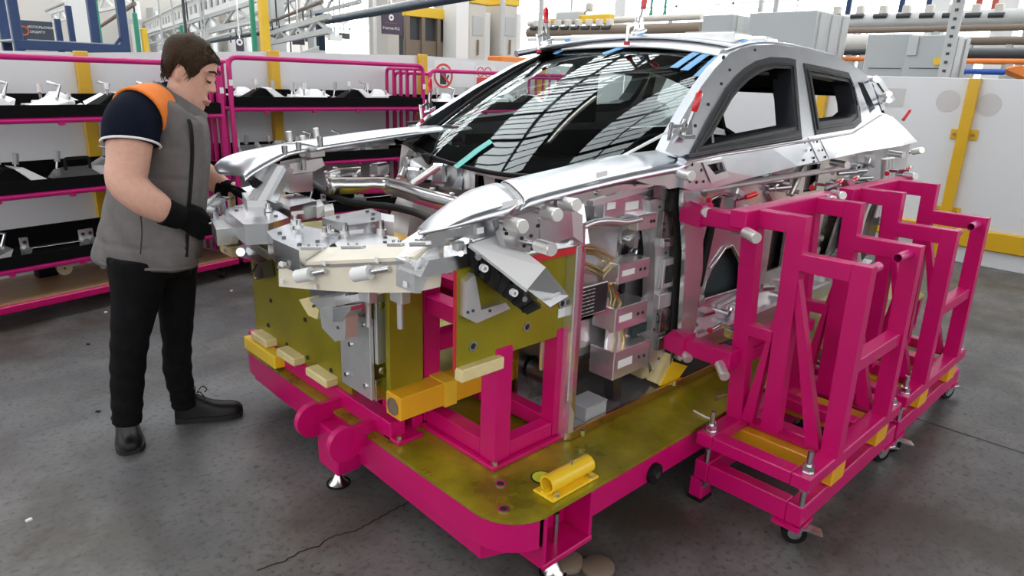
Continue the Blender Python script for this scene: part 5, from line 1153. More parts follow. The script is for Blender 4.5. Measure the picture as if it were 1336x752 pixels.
MB().prism([PY(x, y, 1.60) for x, y in ((549, 362), (560, 340), (616, 330), (612, 352))], (0, .12, 0)).build('side_return', 'alu', t)
for x0, x1, y in ((385, 413, 329), (437, 464, 328), (497, 516, 325), (526, 548, 324)):
    a, b = PY(x0, y, 2.2 - (x0 - 385) * .0042), PY(x1, y, 2.2 - (x1 - 385) * .0042); a += V((.03, 0, .01)); b += V((.03, 0, .01)); MB().beam(a, b, .02, .012, (0, 0, 1), .002).build('top_hinge', 'alu_matt', t); MB().cyl(a.lerp(b, .3) + V((0, 0, .005)), a.lerp(b, .3) + V((0, 0, .014)), .005, 8).build('screw', 'steel', t); MB().cyl(a.lerp(b, .7) + V((0, 0, .005)), a.lerp(b, .7) + V((0, 0, .014)), .005, 8).build('screw', 'steel', t)
for x, y, Y in ((424, 343, 2.09), (493, 339, 1.82), (541, 344, 1.64), (530, 371, 1.68), (412, 374, 2.14), (369, 345, 2.33), (369, 367, 2.33), (533, 338, 1.68)):
    p = PY(x, y, Y) - V((.004, 0, 0)); MB().box(p, (.003, .018, .018)).build('number_sticker', 'label_white', t)
kb = 'white tipped locking knob on the cream bumper gauge'
knob(PY(425, 354, 2.08), PY(387, 361, 2.20), kb, .024, 'knobs on the bumper gauge', .07, 'white_plastic'); knob(PY(508, 351, 1.76), PY(461, 359, 1.89), kb, .024, 'knobs on the bumper gauge', .07, 'white_plastic')
# support rail between bumper and headlight
t = thing('nose_rail', 'grey aluminium nose rail between the bumper gauge and the fender tip', 'rail', PY(600, 310, 1.62))
MB().prism([PY(x, y, 1.62) for x, y in ((533, 322), (560, 304), (620, 295), (650, 290), (655, 300), (616, 306), (572, 322))], (0, .05, 0)).build('rail_body', 'alu_brushed', t)
MB().prism([PY(x, y, 1.58) for x, y in ((618, 292), (655, 284), (653, 306), (617, 313))], (0, .06, 0)).build('rail_end', 'alu', t)
MB().box(PY(598, 321, 1.6), (.03, .03, .03), None, .004).build('spacer', 'alu_matt', t); MB().cyl(PY(601, 331, 1.60), PY(601, 331, 1.585), .01, 8).build('bolt', 'steel', t)
# headlamp gauge: white wedge over a black ribbed body
t = thing('headlamp_gauge', 'wedge shaped headlamp gauge with white top and black ribbed underside', 'gauge', PY(660, 350, 1.5))
q = [PY(612, 319, 1.56), PY(655, 305, 1.60), PY(712, 349, 1.48), PY(742, 386, 1.41), PY(718, 401, 1.40), PY(688, 378, 1.44)]
MB().prism([q[0], q[1], q[2], q[5]], (.004, .01, -.012)).build('white_face', 'white_part', t)
MB().prism([q[5], q[2], q[3], q[4]], (.004, .01, -.012)).build('silver_face', 'alu', t)
bb = [PY(612, 324, 1.565), PY(615, 352, 1.575), PY(636, 372, 1.55), PY(688, 411, 1.45), PY(706, 402, 1.43), PY(686, 380, 1.45)]
MB().prism(bb, (.06, .07, .01)).build('black_body', 'black_gloss', t)
for x, y in ((632, 350), (671, 382)): p = PY(x, y, 1.515 - (x - 632) * .0012); MB().pipe(p + V((0, .01, 0)), p - V((.004, .008, 0)), .012, .006, 16).build('grommet', 'label_white', t, 40)
for x, y in ((622, 334), (682, 388)): p = PY(x, y, 1.53 - (x - 632) * .0014); MB().cyl(p, p - V((.01, .02, 0)), .009, 12).build('pin', 'steel', t, 40)
for i in range(6):
    u = i / 5; p = bb[0].lerp(bb[4], .1 + .8 * u); r = bb[1].lerp(bb[3], .1 + .8 * u); MB().beam(p - V((.006, .006, 0)), r - V((.006, .006, 0)), .012, .012).build('rib', 'black_rubber', t)
p = PY(722, 386, 1.405); MB().pipe(p - V((.0, .006, -.002)), p - V((0, .008, 0)), .022, .016, 20).build('ring_mark', 'label_white', t)
MB().prism([PY(x, y, 1.56) for x, y in ((609, 368), (620, 358), (628, 405), (660, 395), (666, 403), (622, 422), (608, 415))], (0, .05, 0)).build('support_arm', 'alu_matt', t)
for a in ((611, 408), (618, 406), (640, 406)): p = PY(*a, 1.555); MB().cyl(p + V((0, .008, 0)), p, .005, 8).build('screw', 'steel_dark', t)
# knob plate below the fender
t = thing('knob_plate', 'bluish aluminium bracket plate under the fender with dowel holes', 'bracket', PY(680, 300, 1.52))
MB().prism([PY(x, y, 1.52) for x, y in ((650, 290), (704, 271), (706, 318), (690, 330), (660, 322))], (0, .03, 0)).build('plate', 'alu_brushed', t)
MB().prism([PY(x, y, 1.515) for x, y in ((704, 286), (746, 272), (748, 309), (706, 324))], (0, .04, 0)).build('side_block', 'alu', t)
MB().prism([PY(x, y, 1.517) for x, y in ((746, 272), (760, 281), (761, 318), (748, 309))], (0, .2, 0)).build('block_return', 'alu_matt', t)
for x, y in ((659, 299), (661, 305), (681, 311), (693, 308), (684, 321), (695, 325), (702, 295)): p = PY(x, y, 1.519); MB().cyl(p + V((0, .006, 0)), p - V((0, .002, 0)), .006, 10).build('dowel_hole', 'groove', t)
kp = 'turned aluminium locking knob on the bracket plate under the near fender'
for a, b in (((654, 289), (683, 296)), ((700, 275), (728, 281)), ((722, 263), (753, 268)), ((690, 317), (721, 326))): knob(PY(*a, 1.52), PY(*b, 1.40), kp, .022, hl=.075)
kp = 'turned aluminium locking knob on the fender end beside the door gap'
knob(PY(878, 224, 1.47), PY(903, 230, 1.36), kp, .02, None, .07)
# ---- milled blocks of the nose structure, each a thing of its own
def block(px, z, h, label, m='alu', nm='milled_block', lab=None, bolts=0):
    b = polyZ(px, z, h); c = sum((PZ(x, y, z) for x, y in px), V((0, 0, 0))) / len(px); t = thing(nm, label, 'block', c - V((0, 0, h))); b.build('block_body', m, t)
    for i in range(bolts):
        p = c.lerp(PZ(*px[i % len(px)], z), .6); p.z = z; MB().cyl(p, p + V((0, 0, .006)), .008, 10).build('bolt', 'steel_dark', t)
    if lab: (x, y, wx) = lab; a = PZ(x, y, z); q = PZ(x + wx, y - wx * .1, z); MB().beam(a - V((.002, .002, .025)), q - V((.002, .002, .025)), .004, .014, (0, 0, 1)).build('label_sticker', 'label_white', t)
    return t
block([(350, 257), (388, 252), (413, 262), (378, 270)], 1.10, .075, 'plain milled block with a white label, nearest the far fender', 'alu', bolts=2, lab=(380, 271, 16))
block([(420, 284), (484, 272), (497, 278), (497, 288), (455, 294)], 1.10, .065, 'wide milled block with a white label in the middle of the nose', 'alu', bolts=4, lab=(456, 295, 18))
block([(497, 288), (497, 278), (514, 281), (514, 290)], 1.085, .06, 'small frosted white block against the wide milled block', 'white_plastic')
block([(409, 262), (418, 260), (423, 268), (413, 271)], 1.075, .05, 'small white plastic block behind the labelled milled block', 'white_plastic')
block([(422, 268), (434, 265), (436, 274), (424, 276)], 1.06, .05, 'small white plastic cube beside the black hose', 'white_plastic')
block([(292, 272), (337, 261), (377, 284), (350, 292), (318, 293)], 1.07, .085, 'broad milled nose plate with a round boss nearest the worker\'s glove', 'alu', 'nose_plate', bolts=3)
block([(348, 302), (380, 291), (446, 305), (430, 320), (390, 327), (356, 312)], 1.06, .09, 'long milled nose plate with dowel holes behind the cream bumper gauge', 'alu', 'nose_plate', bolts=6)
block([(430, 308), (470, 302), (520, 310), (520, 320), (440, 322)], 1.05, .05, 'low milled nose plate behind the right half of the bumper gauge', 'alu_matt', 'nose_plate', bolts=4)
block([(312, 246), (352, 236), (372, 246), (348, 262), (322, 262)], 1.10, .05, 'flat bright nose plate under the far fender tip', 'white_part', 'nose_plate')
block([(275, 286), (300, 278), (312, 288), (308, 297), (282, 300)], 1.02, .07, 'small milled block directly in front of the worker\'s glove', 'alu_matt')
def stud(x, y, z, lab, h=.045, r=.016):
    p = PZ(x, y, z); t = thing('dowel_stud', lab, 'stud', p, 'dowel studs on the nose plates'); MB().cyl(p, p + V((0, 0, h * .4)), r * 1.4, 16).build('collar', 'alu_matt', t, 40); MB().cyl(p + V((0, 0, h * .4)), p + V((0, 0, h)), r * .8, 14).build('stud', 'steel', t, 40)
for x, y in ((330, 268), (390, 298), (385, 292), (430, 305), (424, 308), (350, 276)): stud(x, y, 1.072, 'small steel dowel stud standing on a milled nose plate', .035, .013)
for x, y in ((450, 310), (498, 307)): stud(x, y, 1.05, 'short bright steel stud behind the bumper gauge', .06, .014)
# far-side nose: aluminium bumper strip, tower and clamps
def far_strip():
    t = thing('far_bumper_strip', 'curved silver bumper strip in front of the worker\'s chest', 'gauge', PZ(285, 262, 1.1))
    c = catmull([PZ(x, y, 1.1) for x, y in ((262, 268), (275, 258), (290, 248), (306, 238))], 12); MB().grid([[p, p + V((0, 0, -.03)), p + V((.05, .02, -.04))] for p in c]).build('strip', 'alu_matt', t, 60, .012)
    for i in (2, 5, 8): MB().span(c[i] + V((.02, .0, -.10)), c[i] + V((.05, .03, -.02)), .004).build('strip_post', 'alu', t)
far_strip()
t = thing('wedge_tower', 'bright wedge shaped tower under the tip of the far fender', 'tower', PY(360, 250, 3.05))
MB().prism([PY(x, y, 3.0) for x, y in ((362, 216), (376, 217), (352, 262), (336, 262))], (0, .1, 0)).build('wedge', 'white_part', t); MB().prism([PY(x, y, 2.96) for x, y in ((376, 217), (384, 222), (360, 266), (352, 262))], (0, .1, 0)).build('wedge_side', 'alu', t)
MB().prism([PY(x, y, 3.02) for x, y in ((377, 228), (408, 224), (408, 250), (378, 252))], (0, .1, 0)).build('tower_block', 'alu_brushed', t)
MB().prism([PY(x, y, 3.02) for x, y in ((378, 214), (420, 206), (424, 216), (410, 224), (378, 229))], (0, .1, 0)).build('tower_cap', 'alu_matt', t)
MB().prism([PY(x, y, 3.0) for x, y in ((405, 199), (424, 196), (424, 204), (406, 206))], (0, .06, 0)).build('top_block', 'alu_cast', t)
for x, y in ((372, 205), (390, 200), (396, 222), (418, 192)): p = PY(x, y, 3.0); MB().cyl(p, p + V((0, 0, .05)), .014, 12).build('pin', 'steel', t, 40)
MB().prism([PY(x, y, 3.06) for x, y in ((332, 228), (352, 205), (356, 210), (336, 246))], (0, .03, 0)).build('stay', 'alu', t); MB().prism([PY(x, y, 3.04) for x, y in ((327, 236), (334, 232), (343, 238), (334, 246))], (0, .04, 0)).build('black_stop', 'black_rubber', t)
for (x, y), lab in (((380, 187), 'on the far fender ridge, nearest its tip'), ((415, 182), 'on the far fender ridge, above the wedge tower'), ((398, 192), 'on the far fender ridge, in the middle of three')):
    p = PY(x, y + 6, 3.22); knob(p, p + V((-.01, 0, .08)), 'turned grey locking knob ' + lab, .014, None, .05)
# brackets hung on the front left of the nose
for i, (x, y, w_, h_, m, lab) in enumerate(((284, 292, 13, 32, 'alu_brushed', 'vertical brushed bracket post beside the worker\'s glove'), (286, 317, 17, 20, 'cream', 'cream coloured stop below the brushed bracket post'), (301, 300, 8, 16, 'alu_dark', 'small dark clamp beside the brushed bracket post'), (327, 305, 16, 20, 'alu', 'milled stand under the long nose plate'))):
    a, b = PX(x, y, 1.2 + i * .03), PX(x + w_, y + h_, 1.2 + i * .03); t = thing('nose_bracket', lab, 'bracket', (a + b) / 2)
    MB().span((a.x, b.y, b.z), (a.x + .07, a.y, a.z), .004).build('bracket_body', m, t); MB().cyl((a.x - .006, (a.y + b.y) / 2, (a.z + b.z) / 2), (a.x + .002, (a.y + b.y) / 2, (a.z + b.z) / 2), .009, 8).build('bolt', 'steel', t)
t = thing('latch_clamp', 'silver latch bracket jutting out of the olive front plate', 'clamp', PX(320, 335, 1.2))
MB().prism([PX(x, y, 1.22) for x, y in ((309, 322), (318, 319), (350, 340), (340, 343), (314, 336))], (.05, 0, 0)).build('latch_arm', 'alu', t); MB().cyl(PX(314, 329, 1.215), PX(314, 329, 1.2), .02, 16).build('pivot', 'steel', t, 40)
MB().prism([PX(x, y, 1.26) for x, y in ((330, 342), (341, 340), (345, 362), (334, 366))], (.05, 0, 0)).build('latch_body', 'steel_dark', t); MB().tube([PX(x, y, 1.24) for x, y in ((336, 344), (328, 358), (335, 364))], .006, 6).build('wire_loop', 'steel', t)
# gripping jig under the bumper gauge
t = thing('corner_jig', 'cluster of silver jig jaws with a cream jaw in front of the olive plate', 'jig', PX(430, 410, 1.2))
MB().prism([PX(x, y, 1.20) for x, y in ((390, 391), (403, 388), (416, 405), (414, 417), (402, 412))], (.06, 0, 0)).build('cream_jaw', 'cream', t)
MB().prism([PX(x, y, 1.18) for x, y in ((402, 391), (436, 387), (438, 400), (417, 403))], (.08, 0, 0)).build('jaw_block', 'alu_matt', t)
MB().prism([PX(x, y, 1.16) for x, y in ((417, 403), (452, 402), (450, 443), (437, 446), (420, 428), (418, 415))], (.05, 0, 0)).build('main_jaw', 'alu_matt', t)
MB().prism([PX(x, y, 1.15) for x, y in ((434, 403), (458, 400), (457, 406), (444, 420), (434, 420))], (.05, 0, 0)).build('vee_jaw', 'alu', t)
MB().prism([PX(x, y, 1.22) for x, y in ((404, 378), (450, 374), (450, 386), (425, 390), (404, 388))], (.06, 0, 0)).build('hanger_block', 'alu', t); MB().prism([PX(x, y, 1.24) for x, y in ((455, 386), (472, 383), (472, 410), (462, 415), (452, 400))], (.04, 0, 0)).build('pink_glint_plate', 'alu_brushed', t)
for x, y in ((440, 418), (440, 428), (408, 400), (468, 411)): p = PX(x, y, 1.155); MB().cyl(p + V((.01, 0, 0)), p, .006, 8).build('screw', 'steel_dark', t)
for x in (480, 522):
    p = PX(x, 385, 1.25); t = thing('hanger_lug', 'small silver lug hanging below the bumper gauge', 'lug', p, 'lugs below the bumper gauge'); MB().box(p, (.04, .07, .05), None, .004).build('lug_body', 'alu_matt', t); MB().cyl(p - V((0, 0, .02)), p - V((0, 0, .12)), .012, 10).build('stem', 'alu_matt', t, 40)

# ================================================================== WHEELHOUSE GAUGE BOX
wb = thing('wheelhouse_gauge', 'tall open aluminium gauge box below the near fender', 'gauge', (2.1, 1.7, ZT))
MB().span((1.83, 1.55, ZT + .001), (3.36, 1.95, ZT + .028), .003).build('base_plate', 'alu_bright', wb); MB().span((1.83, 1.535, ZT + .001), (3.36, 1.551, ZT + .04), .003).build('base_lip', 'alu_gold', wb)
MB().span((1.815, 1.545, ZT + .001), (1.845, 1.66, 1.10), .004).build('corner_post', 'alu_bright', wb); MB().span((1.846, 1.553, ZT + .028), (1.875, 1.575, 1.09), .003).build('post_edge', 'alu', wb)
MB().prism([V((1.81, 1.53, ZT + .04)), V((1.84, 1.53, ZT + .04)), V((1.84, 1.53, ZT + .12)), V((1.81, 1.53, ZT + .18))], (0, .016, 0)).build('post_foot', 'alu_matt', wb)
MB().span((1.846, 1.72, .55), (2.52, 1.735, 1.2), .002).build('back_panel', 'alu_bright', wb)
MB().span((1.846, 1.85, ZT + .028), (2.3, 1.865, .62)).build('lower_back', 'alu_dark', wb); MB().cyl((1.93, 1.84, .5), (1.93, 1.74, .5), .05, 16).build('lower_drum', 'steel_dark', wb, 40)
W = lambda x, y, Y=1.62: PY(x, y, Y)
# pressed top: wavy bulge and shoulder
tp = [catmull([W(x, y, Y) for x, y in ((760, 296), (775, 290), (795, 288), (815, 290), (835, 286))], 14) for Y in (1.58,)]
MB().grid([[p, p + V((0, .03, -.03)), p + V((0, .08, -.06)), p + V((0, .1, -.2)), p + V((0, .1, -.35))] for p in tp[0]]).build('pressed_panel', 'alu_bright', wb, 60, .008)
MB().tube([p + V((0, -.004, 0)) for p in tp[0]], .012, 8).build('pressed_edge', 'alu_matt', wb, 60)
MB().prism([W(x, y, 1.56) for x, y in ((750, 284), (764, 297), (763, 322), (748, 320))], (0, .1, 0)).build('shoulder', 'alu', wb)
MB().tube(catmull([W(x, y, 1.69) for x, y in ((810, 310), (822, 308), (832, 303), (834, 313), (822, 314), (811, 312))], 16), .008, 8).build('bead', 'alu', wb, 60); MB().tube(catmull([W(x, y, 1.69) for x, y in ((822, 328), (826, 323), (831, 325), (829, 333))], 10), .008, 8).build('bead', 'alu', wb, 60)
for pts, r in ((((762, 324), (780, 327), (800, 337), (815, 347), (832, 351)), .009), (((760, 330), (778, 333), (796, 343), (812, 352)), .007), (((758, 344), (775, 348), (790, 358), (798, 372), (803, 392)), .009), (((760, 350), (774, 354), (786, 363), (795, 378), (797, 392)), .007)):
    MB().tube(catmull([W(x, y, 1.655) for x, y in pts], 18), r * .75, 8).build('arch_lip', 'alu_gold', wb, 60)
MB().prism([W(x, y, 1.70) for x, y in ((760, 352), (790, 362), (796, 400), (794, 440), (757, 455))], (0, .012, 0)).build('ribbed_panel', 'alu_bright', wb)
# column of plates on the right
MB().prism([W(x, y, 1.59) for x, y in ((848, 262), (880, 252), (880, 300), (876, 420), (868, 470), (852, 485), (846, 470), (852, 420), (855, 330))], (0, .06, 0)).build('hinge_column', 'alu_matt', wb)
for x0, y0, x1, y1, m in ((870, 250, 888, 272, 'groove'), (861, 275, 877, 306, 'alu_dark'), (862, 338, 874, 372, 'alu_matt'), (864, 346, 871, 366, 'groove'), (858, 403, 868, 429, 'alu_dark'), (862, 310, 874, 320, 'alu'), (856, 384, 870, 398, 'alu_matt'), (855, 440, 866, 452, 'alu_dark')):
    a, b = W(x0, y0, 1.585), W(x1, y1, 1.585); MB().span((a.x, 1.565 if m != 'groove' else 1.558, b.z), (b.x, 1.59, a.z), .003).build('hinge_plate', m, wb)
for x, y in ((866, 292), (866, 300), (868, 314), (872, 314), (860, 270), (858, 410), (858, 420), (853, 430), (859, 468), (868, 330)): p = W(x, y, 1.563); MB().cyl(p, p - V((0, .004, 0)), .006, 10).build('screw', 'steel_dark', wb)
# blocks with twin holes
def wblock(x0, y0, x1, y1, Y, d, lab=True, holes=((.7, .5), (.85, .48))):
    a, b = W(x0, y0, Y), W(x1, y1, Y); o = MB().span((a.x, Y, b.z), (b.x, Y + d, a.z), .003).build('gauge_block', 'alu_bright', wb)
    if lab: MB().span((a.x + (b.x - a.x) * .12, Y - .002, a.z - (a.z - b.z) * .62), (a.x + (b.x - a.x) * .5, Y, a.z - (a.z - b.z) * .35)).build('label_sticker', 'label_white', o)
    for u, v in holes: p = V((a.x + (b.x - a.x) * u, Y, b.z + (a.z - b.z) * v)); MB().cyl(p, p - V((0, .002, 0)), .007, 10).build('block_hole', 'groove', o)
wblock(808, 346, 846, 361, 1.575, .10); wblock(804, 404, 843, 420, 1.56, .12); wblock(802, 461, 845, 478, 1.56, .13); wblock(790, 254, 815, 282, 1.60, .05, True, ()); wblock(812, 251, 852, 283, 1.61, .06, True, ()); wblock(833, 282, 856, 297, 1.57, .08, False)
MB().span((W(800, 410).x, 1.64, W(800, 478).z), (W(843, 410).x, 1.655, W(800, 404).z), .003).build('web_plate', 'alu_bright', wb)
MB().tube([W(x, y, 1.60) for x, y in ((797, 370), (804, 385), (810, 398))], .008, 8).build('arch_lip', 'alu_gold', wb, 60); MB().cyl(W(812, 420, 1.62), W(813, 452, 1.62), .01, 10).build('guide_rod', 'alu_gold', wb, 40)
a = W(758, 378, 1.60); b = W(790, 404, 1.60); dp = MB().span((a.x, 1.598, b.z), (b.x, 1.603, a.z)).build('data_plate', 'label_black', wb); MB().span((a.x - .004, 1.603, b.z - .004), (b.x + .004, 1.606, a.z + .004)).build('plate_rim', 'label_white', dp)
for i in range(7):
    z = a.z - (a.z - b.z) * (i + .7) / 7.6; x = a.x + .006
    for k in range(3):
        l = (.02, .028, .016)[(i + k) % 3]; MB().span((x, 1.5965, z - .0016), (x + l, 1.5985, z + .0016)).build('print_line', 'hall_grey', dp); x += l + .006
MB().prism([W(x, y, 1.60) for x, y in ((800, 474), (812, 472), (810, 520), (806, 528), (800, 520))], (0, .05, 0)).build('dark_stay', 'steel_dark', wb); MB().prism([W(x, y, 1.60) for x, y in ((818, 478), (845, 470), (848, 492), (838, 495), (820, 486))], (0, .05, 0)).build('cast_foot', 'alu_cast', wb)
MB().prism([W(x, y, 1.56) for x, y in ((855, 500), (861, 503), (878, 470), (877, 458))], (.0, .05, 0)).build('deflector', 'cream', wb); MB().prism([W(x, y, 1.555) for x, y in ((861, 504), (880, 502), (897, 478), (878, 472))], (0, .01, 0)).build('yellow_deflector', 'bright_yellow', wb)
for x, y in ((879, 503), (965, 462), (760, 568)): p = PZ(x, y, ZT + .028); MB().cyl(p, p + V((0, 0, .02)), .009, 8).build('bolt', 'steel', wb)
MB().beam(W(770, 265, 1.6), W(850, 243, 1.6), .03, .02, (0, 0, 1)).build('top_bar', 'alu_matt', wb); MB().hull([W(852, 236, 1.57), W(873, 250, 1.57), W(872, 262, 1.57), W(853, 258, 1.57), W(852, 236, 1.7), W(873, 250, 1.7), W(872, 262, 1.7)]).build('corner_bracket', 'alu_dark', wb)
# clear box of screws on the base plate
p = PZ(789, 541, ZT + .03); t = thing('plastic_box', 'small clear plastic box of screws on the silver base plate', 'box', p)
p = V((2.02, 1.615, ZT + .029)); hx, hy, hz = .065, .05, .055
b = MB()
for s in (-1, 1): b.span((p.x - hx, p.y + s * hy - .0015, p.z), (p.x + hx, p.y + s * hy + .0015, p.z + hz)); b.span((p.x + s * hx - .0015, p.y - hy, p.z), (p.x + s * hx + .0015, p.y + hy, p.z + hz))
b.span((p.x - hx, p.y - hy, p.z), (p.x + hx, p.y + hy, p.z + .002)); b.build('tub', 'clear_plastic', t); MB().span((p.x - hx - .004, p.y - hy - .004, p.z + hz), (p.x + hx + .004, p.y + hy + .004, p.z + hz + .006), .002).build('lid', 'clear_plastic', t)
for i in range(9): q = p + V((random.uniform(-.05, .05), random.uniform(-.035, .035), .006)); MB().cyl(q, q + V((random.uniform(-.02, .02), random.uniform(-.02, .02), .004)), .004, 6).build('screw', 'steel_dark', t)
# ================================================================== WORKER
WB = V((.848, 3.25, 0)); PXM = 292.0
wr_ = V((C_R.x, C_R.y, 0)).normalized(); wn = -V((WB.x, WB.y, 0)).normalized(); UP = V((0, 0, 1))
def T(x, y, dd=0.0): return OV(x, y, WB, dd)
def ringp(c, a, b, n=24, ax=None, ay=None, sq=2.0):
    ax = ax or wr_; ay = ay or wn; out = []
    for i in range(n):
        t = 2 * math.pi * i / n; cx, sx = math.cos(t), math.sin(t)
        out.append(c + ax * (a * math.copysign(abs(cx) ** (2 / sq), cx)) + ay * (b * math.copysign(abs(sx) ** (2 / sq), sx)))
    return out
def remesh(b, vox, name, m, par, smooth_it=4):
    me = b.mesh(name, m); o = bpy.data.objects.new(name, me); COL.objects.link(o)
    md = o.modifiers.new('r', 'REMESH'); md.mode = 'VOXEL'; md.voxel_size = vox; md.use_smooth_shade = True
    s = o.modifiers.new('s', 'SMOOTH'); s.factor = .5; s.iterations = smooth_it
    bpy.context.view_layer.update(); ev = o.evaluated_get(bpy.context.evaluated_depsgraph_get()); m2 = bpy.data.meshes.new_from_object(ev); bpy.data.objects.remove(o)
    m2.materials.clear(); m2.materials.append(MATS[m]); m2.polygons.foreach_set('use_smooth', [True] * len(m2.polygons)); return put(name, m2, par)
wk = thing('person', 'worker in grey vest with orange shoulders and black gloves beside the car nose', 'person', (WB.x, WB.y, 0))
# --- head frame
HC = T(247, 99, .0); th = math.radians(25); tw = math.radians(-6)
hf0 = (wr_ * math.cos(tw) + wn * math.sin(tw)); HF = hf0 * math.cos(th) - UP * math.sin(th); HU = UP * math.cos(th) + hf0 * math.sin(th); HS = HU.cross(HF); HK = 1.06
H = lambda x, y, z: HC + (HF * x + HS * y + HU * z * (1.1 if z > 0 else 1)) * HK
HR = [(-.128, .088, .055, .022), (-.118, .097, .03, .040), (-.095, .099, -.02, .056), (-.065, .094, -.055, .065), (-.035, .090, -.08, .070), (0, .091, -.094, .073), (.03, .087, -.102, .075), (.052, .096, -.106, .077), (.08, .09, -.102, .075), (.1, .066, -.085, .063), (.116, .02, -.05, .035)]
def hring(z, xf, xb, w, k=1.0, n=28): return [H((xf + xb) / 2 + (xf - xb) / 2 * k * math.cos(t), w * k * math.sin(t) * (1 - .12 * max(0, math.cos(t)) ** 2), z) for t in [2 * math.pi * i / n for i in range(n)]]
b = MB().grid([hring(*r) for r in HR], True, True)
b.hull([H(.086, .008, .04), H(.086, -.008, .04), H(.122, .006, -.006), H(.122, -.006, -.006), H(.112, .016, -.018), H(.112, -.016, -.018), H(.085, .018, -.022), H(.085, -.018, -.022), H(.12, 0, -.014)])
b.hull([H(.08, .03, -.052), H(.08, -.03, -.052), H(.102, .016, -.056), H(.102, -.016, -.056), H(.098, .014, -.078), H(.098, -.014, -.078), H(.08, .02, -.085), H(.08, -.02, -.085)])
for s in (-1, 1):
    b.hull([H(.085, s * .012, .052), H(.075, s * .06, .05), H(.099, s * .02, .052), H(.09, s * .05, .055), H(.085, s * .03, .043)])
    ex = lambda x, y, z, s=s: H(-.016 + x, s * (.072 + y), .0 + z)
    b.hull([ex(.012, .0, .018), ex(.012, .0, -.02), ex(.0, .0, .025), ex(-.002, .0, -.028), ex(-.012, .014, .026), ex(-.02, .017, .012), ex(-.018, .015, -.004), ex(-.008, .010, -.026), ex(.002, .008, .029), ex(.006, .008, -.029), ex(-.012, .004, .0)])
nk = [H(-.005, 0, -.05), T(239, 122, .0), T(230, 140, .0), T(222, 162)]; b.tube(nk, [.066, .066, .07, .09], 20)
# torso core, arms, legs of the body
b.tube([T(212, 150), T(208, 200), T(205, 270), T(200, 350)], [.12, .15, .15, .15], 20)
ARM_N = [T(178, 152, .17), T(170, 182, .235), T(167, 212, .27), T(165, 236, .30), T(182, 255, .33), T(205, 270, .33), T(227, 283, .315), T(236, 286, .31)]
ARM_NR = [.085, .084, .078, .075, .068, .060, .038, .018]
ARM_F = [T(232, 152, -.19), T(240, 185, -.22), T(247, 210, -.24), T(262, 224, -.23), T(282, 238, -.21), T(297, 246, -.19), T(306, 248, -.18)]
ARM_FR = [.085, .08, .068, .062, .052, .04, .034]
b.tube(catmull(ARM_N, 22), [x.x for x in catmull([V((r, 0, 0)) for r in ARM_NR], 22)], 16); b.tube(catmull(ARM_F, 20), [x.x for x in catmull([V((r, 0, 0)) for r in ARM_FR], 20)], 16)
b.tube([T(212, 150), T(172, 152, .19)], [.1, .08], 16); b.tube([T(212, 150), T(232, 152, -.19)], [.1, .08], 16)
LN = [T(182, 340, .09), T(178, 390, .11), T(171, 440, .14), T(167, 490, .15), T(166, 548, .15)]; LF = [T(222, 340, -.06), T(228, 390, -.04), T(231, 440, -.02), T(232, 480, 0), T(240, 530, .0)]
b.tube(LN, [.1, .08, .06, .055, .04], 16); b.tube(LF, [.1, .08, .055, .05, .038], 16)
remesh(b, .0075, 'body', 'skin', wk, 3)
# --- face details
for s in (-1, 1):
    MB().hull([H(.080, s * .050, .034), H(.091, s * .033, .038), H(.088, s * .016, .033), H(.084, s * .048, .020), H(.095, s * .033, .018), H(.090, s * .018, .019)]).build('eyelid', 'skin', wk, 60)
    MB().tube([H(.085, s * .050, .021), H(.0965, s * .034, .018), H(.0915, s * .017, .020)], [.0015, .0026, .0015], 6).build('eyelash', 'hair', wk, 60)
    MB().tube([H(.086, s * .048, .017), H(.094, s * .033, .014), H(.090, s * .019, .016)], [.0015, .003, .0015], 6).build('eye', 'eye_dark', wk, 60)
    MB().tube([H(.083, s * .060, .054), H(.0985, s * .042, .060), H(.1045, s * .018, .053)], [.003, .005, .004], 8).build('eyebrow', 'hair', wk, 60)
MB().tube([H(.090, .026, -.064), H(.106, .012, -.060), H(.108, 0, -.062), H(.106, -.012, -.060), H(.090, -.026, -.064)], [.002, .005, .006, .005, .002], 8).build('upper_lip', 'lip', wk, 60)
MB().tube([H(.090, .024, -.068), H(.103, .012, -.073), H(.105, 0, -.074), H(.103, -.012, -.073), H(.090, -.024, -.068)], [.002, .005, .006, .005, .002], 8).build('lower_lip', 'lip', wk, 60)
